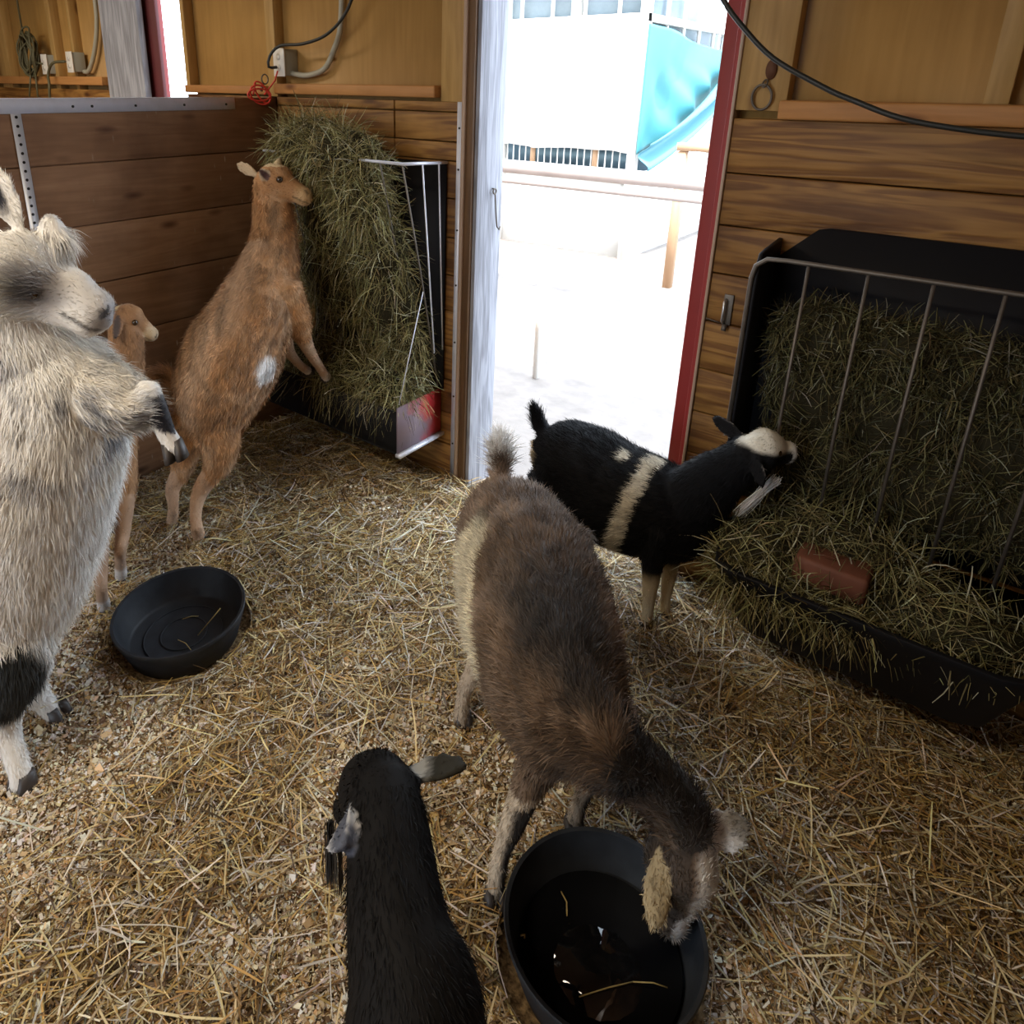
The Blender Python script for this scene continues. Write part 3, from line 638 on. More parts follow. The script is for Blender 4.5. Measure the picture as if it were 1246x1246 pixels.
def beard(root, p, d, L, n, col, seed=3, spread=.012, w=.002):
    r = np.random.default_rng(seed); st = np.array(p) + r.normal(0, spread, (n, 3)) * .7
    dd = nrm(d) + r.normal(0, .10, (n, 3)); Ln = L * r.uniform(.5, 1, n)
    P, sd = strands(n, st, dd, Ln, None, None, bend=.25, droop=.15, nseg=5, roll=1.0, r=r)
    cen = st.mean(0); pull = np.linspace(0, 1, 6)[None, :, None]; ax = cen + nrm(d) * (np.linspace(0, 1, 6)[:, None]) * L
    P = P * (1 - .62 * pull) + (ax[None]) * .62 * pull
    return ribbons(P, sd, np.full(n, w), palette(n, [col], [1], .2, r), 'beard', M['coat'], root, taper=.3)
def head_parts(poll, muz, side, sc=1.0, jaw=0.0):
    """muzzle -> poll stations, goat-shaped profile"""
    poll = np.array(poll, float); muz = np.array(muz, float); ax = nrm(muz - poll); side = nrm(np.array(side, float) - ax * (np.array(side, float) @ ax)); up = np.cross(side, ax) * 1.0
    L = np.linalg.norm(muz - poll); st = []
    for (t, rw, rh, dz) in ((1.0, .014, .017, -.004), (.96, .022, .025, -.004), (.88, .0255, .029, -.003), (.76, .025, .030, -.002), (.62, .029, .036, -.002), (.45, .040, .047, -.005), (.27, .050, .059, -.004), (.10, .047, .054, -.002), (-.08, .038, .044, .0)):
        c = poll + ax * L * t + up * dz * sc; st.append((*c, rw * sc * (1 + .25 * jaw * (t > .7)), rh * sc * (1 + .3 * jaw * (t > .55))))
    return Part('head', st, side, .008), side, up, ax
def ear_part(base, tip, face, w=.030, cup=.35):
    """face = direction the broad side of the ear opens to"""
    base = np.array(base, float); tip = np.array(tip, float); a = nrm(tip - base); f = nrm(np.array(face, float) - a * (np.array(face, float) @ a)); sd = np.cross(a, f)
    L = np.linalg.norm(tip - base); st = []
    for t, k in ((-.05, .45), (.12, .62), (.3, .9), (.5, 1.0), (.72, .88), (.88, .66), (.96, .45), (1.0, .25)):
        st.append((*(base + a * L * t), w * k, .0065))
    # H = S x T ; cup pushes the rim towards +H: make +H the facing side
    P = Part('ear', st, sd, .008, cup=cup)
    if (P.H[len(P.H) // 2] @ f) < 0: P.cup = -cup
    return P
def finish(root, hp, side, up, ax, sc, poll, muz, off=.0385):
    L = np.linalg.norm(np.array(muz) - np.array(poll))
    for sg in (-1, 1):
        c = np.array(poll) + ax * L * .38 + side * sg * off * sc + up * .020 * sc
        eye(root, c, .0105 * sc)
def mix(a, b, f): f = np.asarray(f)[:, None]; return a * (1 - f) + b * f
def base_cols(n, c): return np.tile(np.array(c, float), (n, 1))
def fn3(P, seed, base):
    a = fnoise(P[:, 0] + .7 * P[:, 2], P[:, 1] - .6 * P[:, 2], seed, 3, base) + fnoise(P[:, 2] + .35 * P[:, 0], .8 * P[:, 1] - .6 * P[:, 0], seed + 3, 3, base)
    return np.clip(.5 + (a * .5 - .5) * 1.35, 0, 1)

# ---- brown and cream goat drinking in the middle
FWD = nrm((.75, -.66, 0)); SD = nrm((.66, .75, 0))
poll = (-0.240, 1.085, 0.270); muz = (-0.231, 1.033, 0.100)
hp, hs, hu, ha = head_parts(poll, muz, SD, 1.30)
if hu @ FWD < 0: hu = -hu
root = empty('goat', (-.68, 1.38, 0)); tag(root, 'brown shaggy goat with a cream flank patch, head down in a black tub', 'goat')
parts = [Part('torso', [(-.37, 1.10, .46, .085, .10), (-.45, 1.175, .44, .125, .15), (-.56, 1.275, .425, .155, .175), (-.69, 1.39, .42, .172, .185), (-.81, 1.495, .435, .16, .168), (-.92, 1.59, .455, .125, .135), (-.99, 1.65, .47, .07, .08)], SD),
         Part('neck', [(*poll, .050, .052), (*(-0.258, 1.096, 0.330), .054, .062), (*(-0.317, 1.109, 0.390), .062, .078), (-.37, 1.105, .44, .078, .11), (-.44, 1.165, .45, .09, .12)], SD),
         hp,
         ear_part(np.array(poll) + SD * .045, (-0.148, 1.152, 0.330), (.15, -.6, .8), .040),
         ear_part(np.array(poll) - SD * .040 + np.array((.0, -.01, .0)), (-0.231, 0.934, 0.220), (.1, -.5, .6), .030, -.3),
         Part('thigh', [(-.90, 1.49, .42, .09, .11), (-.895, 1.41, .33, .065, .085), (-.90, 1.36, .25, .036, .045)], SD),
         Part('leg', [(-.895, 1.38, .27, .036), ((-0.867, 1.261, 0.170)[0], (-0.867, 1.261, 0.170)[1], .17, .026), (-.885, 1.245, .10, .019), (-.878, 1.225, .045, .021), (-.874, 1.222, .02, .022)], SD),
         Part('thigh', [(-.82, 1.62, .42, .08, .10), (-.78, 1.60, .30, .05, .06)], SD),
         Part('leg', [(-.78, 1.60, .30, .045), (-.80, 1.62, .17, .026), (-.77, 1.58, .09, .018), (-.76, 1.57, .02, .021)], SD),
         Part('thigh', [(-.50, 1.13, .42, .07, .09), (-.53, 1.07, .33, .055, .065), (-.545, 1.03, .26, .038)], SD),
         Part('leg', [(-.545, 1.03, .27, .038), (-.550, .965, .18, .027), (-.555, .935, .12, .019), (-.553, .915, .05, .019), (-.548, .905, .02, .021)], SD),
         Part('thigh', [(-.455, 1.155, .40, .06, .08), (-.46, 1.17, .28, .038)], SD),
         Part('leg', [(-.44, 1.20, .30, .036), (-.47, 1.18, .18, .026), (-.49, 1.165, .10, .018), (-.495, 1.15, .02, .021)], SD),
         Part('tail', [(-.98, 1.64, .52, .028, .024), (-1.0, 1.66, .585, .028, .022), (-1.0, 1.66, .66, .020, .016)], SD)]
for q in parts:
    if q.name == 'torso': q.C = q.C + np.array((-.043, -.049, 0)); q.rw = q.rw * 1.07
    if q.name == 'neck': q.C = q.C + np.array((-.043, -.049, 0)) * sm(0, .8, q.t)[:, None]; q.rh = q.rh * 1.08
    if q.name == 'tail': q.C = q.C + np.array((-.043, -.049, 0))
    if q.name == 'torso': q.C = q.C - SD * .05 * sm(.75, 0, q.t)[:, None]
    if q.name == 'neck': q.C = q.C - SD * .05 * sm(.25, 1, q.t)[:, None]
A0 = np.array((-1.033, 1.601, .47)); 
def col_brown(a, r):
    P = a['P']; n = len(P); nm = a['names']; c = base_cols(n, (.115, .072, .042)); nz = fn3(P, 5, 14)
    c = mix(c, base_cols(n, (.24, .17, .12)), sm(.45, .75, nz) * .8); c = mix(c, base_cols(n, (.07, .045, .03)), sm(.5, .2, nz) * .6)
    al = (P - A0) @ FWD; sd_ = (P - np.array((-.733, 1.341, 0))) @ SD; tor = (nm == 'torso') | (nm == 'neck')
    c = mix(c, base_cols(n, (.30, .22, .17)), tor * sm(.25, .0, al) * .45)
    # cream flank patch on its right side, wider low down
    edge = .03 * (fn3(P, 8, 16) - .5)
    hi = P[:, 2]; cen = .42 - 1.05 * np.clip(hi - .42, 0, 1); wid = .055 + .12 * sm(.57, .44, hi)
    pt = sm(.02, -.01, np.abs(al + edge - cen) - wid) * sm(-.02, -.06, sd_ + edge) * sm(.575, .55, hi + edge)
    c = mix(c, base_cols(n, (.60, .53, .38)), pt * (nm != 'tail'))
    # dark dorsal stripe thickening over the neck
    ds = sm(.55, .9, a['h']) * tor * sm(.35, .62, al + .0)
    c = mix(c, base_cols(n, (.022, .018, .016)), np.maximum(ds * .9, (nm == 'neck') * sm(-.75, -.25, a['s']) * .9))
    leg = (nm == 'leg'); z = P[:, 2]; hind = P[:, 0] < -.7
    c = mix(c, base_cols(n, (.42, .33, .25)), leg * hind * .85); c = mix(c, base_cols(n, (.40, .30, .2)), (nm == 'thigh') * hind * sm(.4, .28, z) * .9)
    lf = leg & ~hind
    c = mix(c, base_cols(n, (.50, .42, .32)), lf * sm(.25, .24, z) * 1.0)
    c = mix(c, base_cols(n, (.02, .016, .014)), lf * sm(.235, .225, z) * sm(-.45, .2, a['s'] + 4 * (z - .12)))
    c = mix(c, base_cols(n, (.012, .011, .012)), lf * sm(.06, .03, z))
    hd = nm == 'head'
    c = mix(c, base_cols(n, (.66, .63, .58)), hd * sm(-.22, .0, a['s'] + .35 * (fn3(P, 12, 40) - .5))); c = mix(c, base_cols(n, (.03, .024, .02)), hd * sm(-.18, -.32, a['s']) * .8); c = mix(c, base_cols(n, (.62, .60, .56)), hd * sm(.36, .26, a['t']) * sm(-.5, -.2, a['s']))
    c = mix(c, base_cols(n, (.02, .018, .016)), hd * sm(.08, .02, a['t']) * .7)
    er = nm == 'ear'; lefte = ((P - poll) @ SD) > 0
    c = mix(c, base_cols(n, (.66, .64, .62)), er * lefte); c = mix(c, base_cols(n, (.20, .18, .15)), er * lefte * sm(.5, .75, a['t'])); c = mix(c, base_cols(n, (.05, .045, .04)), er * lefte * sm(.85, .95, a['t']))
    c = mix(c, base_cols(n, (.40, .32, .19)), er * ~lefte)
    tl = nm == 'tail'; c = mix(c, base_cols(n, (.75, .72, .68)), tl * np.clip(sm(.55, .95, np.abs(a['s'])) + sm(.55, .8, a['t']), 0, 1))
    return c
poll = np.array(poll)
goat_body(root, parts, col_brown, M['coat'], 130000, .036, .0020, seed=21, mess=.33, lift=.36, lock=30, lockc=1.5)
finish(root, hp, hs, hu, ha, 1.30, poll, muz)
for q in ((-.872, 1.224, 0), (-.758, 1.568, 0), (-.546, .903, 0), (-.493, 1.148, 0)): hoof(root, (q[0], q[1], .003), f=FWD)

# ---- black goat with a white belt, eating from the right rack
FWD = nrm((1, -.02, 0)); SD = nrm((.02, 1, 0))
poll = (-0.422, 1.930, 0.718); muz = (-0.336, 1.945, 0.734)
poll = np.array(poll) + np.array((0, 0, -.01)); muz = np.array(muz) + np.array((.0, .06, -.035))
hsd = nrm((-.45, 1, .0))
hp, hs, hu, ha = head_parts(poll, muz, hsd, 1.12)
if hu[2] < 0: hu = -hu
root = empty('goat', (-.82, 1.98, 0)); tag(root, 'black goat with a narrow white belt standing in the doorway, eating from the right rack', 'goat')
parts = [Part('torso', [(-.535, 1.955, .43, .08, .10), (-.61, 1.955, .41, .115, .15), (-.71, 1.96, .40, .14, .17), (-.83, 1.97, .395, .155, .18), (-.95, 1.985, .415, .148, .178), (-1.05, 1.995, .44, .118, .145), (-1.12, 2.0, .45, .06, .075)], SD),
         Part('neck', [(*poll, .050, .052), (*(-0.468, 1.935, 0.640), .056, .066), (*(-0.531, 1.945, 0.553), .068, .088), (-.60, 1.95, .43, .085, .115), (-.67, 1.955, .42, .09, .12)], SD), hp,
         ear_part(poll + hsd * .038 + np.array((-.02, 0, .01)), (-0.567, 2.020, 0.732), (-.5, -1, .2), .026),
         ear_part(poll - hsd * .042, (-0.372, 1.870, 0.643), (-.3, -1, .1), .024),
         Part('thigh', [(-1.02, 1.91, .40, .075, .09), (-1.01, 1.90, .28, .045)], SD), Part('leg', [(-1.01, 1.90, .28, .04), (-1.06, 1.90, .17, .024), (-1.04, 1.90, .08, .017), (-1.03, 1.90, .02, .02)], SD),
         Part('thigh', [(-1.02, 2.08, .40, .07, .09), (-1.0, 2.08, .28, .045)], SD), Part('leg', [(-1.0, 2.08, .28, .04), (-1.05, 2.08, .17, .024), (-1.03, 2.08, .08, .017), (-1.02, 2.08, .02, .02)], SD),
         Part('thigh', [(-.63, 1.895, .40, .065, .085), (-.645, 1.89, .28, .04)], SD), Part('leg', [(-.645, 1.89, .30, .038), (-.642, 1.888, .17, .025), (-.638, 1.885, .08, .018), (-.636, 1.882, .02, .021)], SD),
         Part('thigh', [(-.62, 2.02, .40, .06, .08), (-.63, 2.02, .28, .038)], SD), Part('leg', [(-.625, 2.0, .30, .036), (-.62, 1.985, .17, .024), (-.615, 1.97, .08, .017), (-.61, 1.965, .02, .02)], SD),
         Part('tail', [(-1.10, 2.0, .49, .024), (-1.13, 1.995, .535, .026), (-1.157, 1.990, 0.593, 0.014, 0.014)], SD)]
def col_belt(a, r):
    P = a['P']; n = len(P); nm = a['names']; c = base_cols(n, (.008, .008, .009)); W = base_cols(n, (.62, .57, .46)); tor = nm == 'torso'
    e = .02 * (fn3(P, 31, 30) - .5)
    xb = P[:, 0] + e - (-.70 - .22 * (.55 - P[:, 2]))
    c = mix(c, W, tor * sm(.028, .018, np.abs(xb)) * sm(-1, -.99, a['s']) * (P[:, 1] < 1.99))
    c = mix(c, W, tor * sm(.022, .012, np.hypot(P[:, 0] + .785, (P[:, 1] - 1.93) * .7) + e) * (P[:, 2] > .5))
    c = mix(c, base_cols(n, (.45, .28, .17)), tor * sm(.27, .22, P[:, 2]) * .7)
    lg = nm == 'leg'; c = mix(c, base_cols(n, (.50, .40, .25)), lg * sm(.24, .19, P[:, 2] + e))
    hd = nm == 'head'
    c = mix(c, base_cols(n, (.72, .68, .58)), hd * sm(.25, .55, (((P - poll) @ hu) / .05) + e * 6)); c = mix(c, base_cols(n, (.72, .70, .66)), hd * sm(.22, .12, a['t']))
    er = nm == 'ear'; c = mix(c, base_cols(n, (.4, .36, .33)), er * sm(.75, .95, np.abs(a['s'])))
    c = mix(c, base_cols(n, (.6, .48, .3)), tor * sm(.86, .97, a['t']) * (P[:, 2] < .47))
    return c
goat_body(root, parts, col_belt, M['coatdark'], 80000, .026, .0018, seed=22, shade=.25, lockc=.5)
finish(root, hp, hs, hu, ha, 1.0, poll, muz)
for q in ((-1.028, 1.90), (-1.018, 2.08), (-.634, 1.880), (-.608, 1.963)): hoof(root, (*q, .003), f=FWD)
beard(root, (-0.354, 1.935, 0.644), (-.50, -.15, -.85), .16, 120, (.66, .63, .60), 5, .009, .0013)

# ---- black goat in the foreground, seen from behind
poll = np.array((-0.531, 0.551, 0.700)); muz = np.array((-0.662, 0.593, 0.500)); FWD = nrm(np.array((muz - poll)[:2].tolist() + [0]))
hsd = nrm((FWD[1], -FWD[0], 0)); SD = nrm((-.72, -.69, 0)) * -1
hp, hs, hu, ha = head_parts(poll, muz, hsd, 1.0)
if hu @ FWD < 0: hu = -hu
root = empty('goat', (-.2, .25, 0)); tag(root, 'black goat in the foreground, seen from behind its head, with a small beard', 'goat')
SDb = nrm((.72, .69, 0))
parts = [hp, Part('neck', [(*(poll + np.array((0, 0, -.005))), .050, .052), (*(-0.485, 0.513, 0.690), .056, .058), (*(-0.434, 0.467, 0.680), .060, .062), (*(-0.389, 0.431, 0.665), .066, .070), (*(-0.351, 0.410, 0.640), .080, .09), (-.30, .36, .57, .085, .11), (-.24, .30, .53, .095, .12)], SDb),
         Part('torso', [(-.29, .35, .53, .09, .11), (-.20, .27, .51, .13, .15), (-.06, .15, .49, .155, .17), (.08, .02, .48, .165, .18), (.20, -.10, .49, .15, .165), (.29, -.19, .50, .09, .10)], SDb),
         ear_part(poll + hsd * .044 + np.array((0, 0, -.01)), (-0.450, 0.642, 0.715), (-.5, -.2, .8), .028, .3),
         ear_part(poll - hsd * .045 + np.array((.0, -.01, -.02)), (-0.491, 0.437, 0.735), (-1, -.2, .35), .032, .5),
         Part('tail', [(.29, -.19, .55, .025), (.33, -.23, .60, .02), (.35, -.24, .64, .012)], SDb)]
for (dx, dy, hh) in ((-.20, .27, .1), (.20, -.12, .09)):
    for sg in (-1, 1):
        c = np.array((dx, dy, 0)) + SDb * sg * .09
        parts += [Part('thigh', [(*(c + (0, 0, .46)), .07, .09), (*(c + (0, 0, .30)), .042)], SDb), Part('leg', [(*(c + (0, 0, .32)), .04), (*(c + (0.02, -.02, .18)), .025), (*(c + (0.01, -.01, .08)), .018), (*(c + (0, 0, .02)), .021)], SDb)]
        hoof(root, (c[0], c[1], .003), f=nrm((-.69, .72, 0)))
def col_front(a, r):
    P = a['P']; n = len(P); nm = a['names']; c = base_cols(n, (.010, .0095, .0095)); er = nm == 'ear'
    right = ((P - poll) @ hsd) > 0
    c = mix(c, base_cols(n, (.32, .32, .30)), er * right * sm(.42, .22, a['t'])); c = mix(c, base_cols(n, (.035, .033, .026)), er * right * sm(.3, .5, a['t']))
    c = mix(c, base_cols(n, (.10, .11, .14)), er * ~right); c = mix(c, base_cols(n, (.50, .50, .50)), er * ~right * sm(.5, .8, np.abs(a['s'])))
    return c
goat_body(root, parts, col_front, M['coatdark'], 90000, .020, .0014, seed=23, lockc=.4)
finish(root, hp, hs, hu, ha, 1.0, poll, muz, .034)
beard(root, (-0.668, 0.570, 0.490), (.05, -.1, -1), .14, 90, (.010, .009, .009), 7, .007, .0015)
bd = beard(root, (-0.649, 0.568, 0.490), (.1, -.1, -1), .15, 40, (.02, .015, .01), 8, .005, .0015)

# ---- orange goat standing up against the corner rack
SD = nrm((.62, -.79, -.05))
poll = np.array((-2.280, 1.790, 1.304)); muz = np.array((-2.103, 1.846, 1.234))
hp, hs, hu, ha = head_parts(poll, muz, nrm((.75, -.62, -.1)), 1.25)
if hu[2] < 0: hu = -hu
root = empty('goat', (-2.2, 1.27, 0)); tag(root, 'orange-tan goat rearing on its hind legs to eat from the corner hay rack', 'goat')
parts = [Part('torso', [(-2.202, 1.733, 1.038, 0.085, 0.1), (-2.194, 1.674, 0.920, 0.115, 0.13), (-2.165, 1.575, 0.800, 0.145, 0.16), (-2.147, 1.474, 0.694, 0.165, 0.18), (-2.128, 1.393, 0.600, 0.155, 0.165), (-2.112, 1.329, 0.519, 0.12, 0.13), (-2.129, 1.294, 0.471, 0.07, 0.08)], SD),
         Part('neck', [(*poll, .055, .055), (-2.264, 1.789, 1.214, 0.06, 0.072), (-2.223, 1.755, 1.096, 0.07, 0.088), (-2.188, 1.705, 0.980, 0.09, 0.11)], SD), hp,
         ear_part((-2.245, 1.784, 1.289), (-2.236, 1.719, 1.341), (.8, -.5, .1), .030, .5), ear_part((-2.381, 1.817, 1.303), (-2.469, 1.791, 1.343), (-.2, -1, .3), .026),
         Part('head', [(-2.299, 1.870, 1.366, 0.01, 0.01), (-2.294, 1.853, 1.348, 0.022, 0.018), (-2.282, 1.832, 1.313, 0.03, 0.03)], SD),
         Part('thigh', [(-2.107, 1.337, 0.527, 0.095, 0.105), (-2.032, 1.307, 0.416, 0.062, 0.07), (-2.026, 1.274, 0.333, 0.04, 0.045)], SD),
         Part('leg', [(-2.030, 1.278, 0.346, 0.04), (-2.054, 1.220, 0.263, 0.029), (-2.034, 1.184, 0.204, 0.021), (-2.005, 1.166, 0.158, 0.022), (-2.16, 1.258, .02, .022)], SD),
         Part('thigh', [(-2.254, 1.351, 0.460, 0.085, 0.095), (-2.220, 1.274, 0.347, 0.055, 0.06), (-2.192, 1.242, 0.285, 0.036)], SD),
         Part('leg', [(-2.195, 1.246, 0.299, 0.037), (-2.207, 1.204, 0.227, 0.027), (-2.173, 1.179, 0.172, 0.019), (-2.315, 1.243, .02, .021)], SD),
         Part('thigh', [(-2.095, 1.685, 0.919, 0.06, 0.07), (-2.065, 1.712, 0.805, 0.05, 0.055), (-2.073, 1.745, 0.710, 0.034)], SD),
         Part('leg', [(-2.081, 1.745, 0.726, 0.036), (-2.106, 1.811, 0.615, 0.024), (-2.119, 1.872, 0.528, 0.019), (-2.123, 1.910, 0.470, 0.021)], SD),
         Part('thigh', [(-2.260, 1.761, 0.839, 0.055, 0.06), (-2.236, 1.785, 0.698, 0.04)], SD), Part('leg', [(-2.236, 1.785, 0.698, 0.034), (-2.249, 1.819, 0.585, 0.024), (-2.236, 1.865, 0.511, 0.018), (-2.225, 1.899, 0.477, 0.02)], SD),
         Part('tail', [(-2.207, 1.279, 0.518, 0.02), (-2.248, 1.284, 0.602, 0.022), (-2.281, 1.277, 0.644, 0.024), (-2.311, 1.252, 0.644, 0.018), (-2.319, 1.234, 0.618, 0.01)], SD)]
p_mid = np.array((-1.937, 1.512, 0.614))
def col_orange(a, r):
    P = a['P']; n = len(P); nm = a['names']; c = base_cols(n, (.40, .205, .085)); nz = fn3(P, 41, 22)
    c = mix(c, base_cols(n, (.50, .31, .17)), sm(.45, .7, nz) * .8); tor = nm == 'torso'
    c = mix(c, base_cols(n, (.16, .09, .05)), tor * sm(.60, .40, fn3(P, 44, 75)) * sm(-.5, .3, a['h']) * .5)
    c = mix(c, base_cols(n, (.52, .38, .26)), tor * sm(.1, -.5, a['h']) * .5)
    c = mix(c, base_cols(n, (.80, .78, .76)), (tor | (nm == 'thigh')) * sm(.085, .065, np.linalg.norm(P - np.array((-1.923, 1.498, 0.680)), axis=1) + .02 * (nz - .5)))
    nk = nm == 'neck'; c = mix(c, base_cols(n, (.07, .045, .03)), nk * sm(.30, .0, np.abs(a['t'] - .5)) * sm(.5, .1, np.abs(a['h'] - .1)) * sm(.2, .8, np.abs(a['s'])) * .45)
    lg = (nm == 'leg'); c = mix(c, base_cols(n, (.55, .38, .26)), lg * .6); c = mix(c, base_cols(n, (.75, .70, .66)), lg * (P[:, 2] > .3) * sm(.85, 1.0, a['t']))
    er = nm == 'ear'; c = mix(c, base_cols(n, (.60, .48, .32)), er * .8); near_ = ((P - poll) @ hs) * np.sign((np.array((0, 0, 1.65)) - poll) @ hs) > .05
    c = mix(c, base_cols(n, (.09, .045, .04)), er * near_ * sm(.6, .3, np.abs(a['s']))); c = mix(c, base_cols(n, (.62, .50, .50)), er * near_ * sm(.5, .85, np.abs(a['s'])) * sm(.6, .3, a['t']))
    hd = nm == 'head'; c = mix(c, base_cols(n, (.68, .55, .34)), (hd & (P[:, 2] > poll[2] + .045)) * .9); c = mix(c, base_cols(n, (.52, .36, .18)), hd * sm(.35, .1, a['t']) * .7)
    return c
goat_body(root, parts, col_orange, M['coat'], 110000, .026, .0020, seed=24, lift=.34, mess=.28, lock=34, lockc=1.3)
finish(root, hp, hs, hu, ha, 1.25, poll, muz)
f_ = nrm((.6, .8, 0))
hoof(root, (-2.155, 1.262, .003), f=f_); hoof(root, (-2.312, 1.247, .003), f=f_)
hoof(root, (-2.123, 1.928, 0.450), d=(.35, .45, -.5), f=(.5, .6, .6)); hoof(root, (-2.226, 1.918, 0.460), d=(.35, .45, -.3), f=(.5, .6, .6))

# ---- tan goat behind the shaggy white one
SD = nrm((.66, -.75, 0))
poll = np.array((-2.231, 1.115, 0.922)); muz = np.array((-2.161, 1.188, 0.838))
hp, hs, hu, ha = head_parts(poll, muz, SD, .95)
if hu[2] < 0: hu = -hu
root = empty('goat', (-2.25, .75, 0)); tag(root, 'tan goat with a pale face, mostly hidden behind the shaggy white goat', 'goat')
tc_ = np.array((-2.235, 0.999, 0.549)); bk = nrm((-.75, -.66, 0))
parts = [Part('neck', [(*poll, .045, .047), (-2.198, 1.098, 0.825, 0.05, 0.058), (-2.197, 1.070, 0.731, 0.058, 0.07), (-2.229, 1.027, 0.632, 0.08, 0.095)], SD), hp,
         Part('torso', [(*(tc_ + bk * -.02 + (0, 0, .03)), .07, .09), (*(tc_ + bk * .10), .12, .14), (*(tc_ + bk * .25), .14, .16), (*(tc_ + bk * .38), .13, .15), (*(tc_ + bk * .48), .07, .08)], SD),
         ear_part((-2.202, 1.086, 0.927), (-2.136, 1.036, 0.879), (1, -.5, 0), .022, .45), ear_part((-2.296, 1.135, 0.933), (-2.381, 1.140, 0.944), (0, -1, .3), .022),
         Part('thigh', [(-2.179, 1.010, 0.532, 0.06, 0.075), (-2.104, 0.984, 0.432, 0.045), (-2.062, 0.955, 0.353, 0.032)], SD), Part('leg', [(-2.065, 0.959, 0.366, 0.033), (-2.028, 0.916, 0.264, 0.024), (-2.002, 0.887, 0.213, 0.018), (-2.152, .945, .02, .021)], SD),
         Part('thigh', [(-2.174, 0.927, 0.522, 0.06, 0.07), (-2.072, 0.870, 0.391, 0.045), (-2.016, 0.837, 0.310, 0.032)], SD), Part('leg', [(-2.019, 0.841, 0.322, 0.033), (-1.961, 0.801, 0.220, 0.023), (-1.926, 0.781, 0.174, 0.018), (-2.04, .826, .02, .021)], SD)]
for sg in (-1, 1):
    c = tc_ + bk * .42 + SD * sg * .08; c[2] = 0
    parts += [Part('thigh', [(*(c + (0, 0, .42)), .07, .08), (*(c + (0, 0, .28)), .04)], SD), Part('leg', [(*(c + (0, 0, .28)), .036), (*(c + np.array((-.03, -.02, .16))), .024), (*(c + (0, 0, .02)), .02)], SD)]
    hoof(root, (c[0], c[1], .003), f=-bk)
def col_tan(a, r):
    P = a['P']; n = len(P); nm = a['names']; c = base_cols(n, (.36, .20, .095)); nz = fn3(P, 51, 20); c = mix(c, base_cols(n, (.24, .12, .055)), sm(.55, .35, nz) * .6)
    hd = nm == 'head'; c = mix(c, base_cols(n, (.55, .44, .30)), hd * sm(.5, .25, a['t']) * .9); c = mix(c, base_cols(n, (.5, .4, .24)), hd * sm(.92, .98, a['t'])); c = mix(c, base_cols(n, (.05, .035, .03)), hd * sm(.07, .01, a['t']))
    lg = nm == 'leg'; c = mix(c, base_cols(n, (.45, .30, .20)), lg * .7); c = mix(c, base_cols(n, (.66, .62, .60)), lg * sm(.14, .10, P[:, 2]))
    er = nm == 'ear'; c = mix(c, base_cols(n, (.07, .05, .045)), er * sm(.7, .4, np.abs(a['s'])))
    return c
goat_body(root, parts, col_tan, M['coat'], 60000, .022, .0018, seed=25, lockc=1.2)
finish(root, hp, hs, hu, ha, .95, poll, muz)
hoof(root, (-2.150, .948, .003), f=-bk); hoof(root, (-2.036, .828, .003), f=-bk)

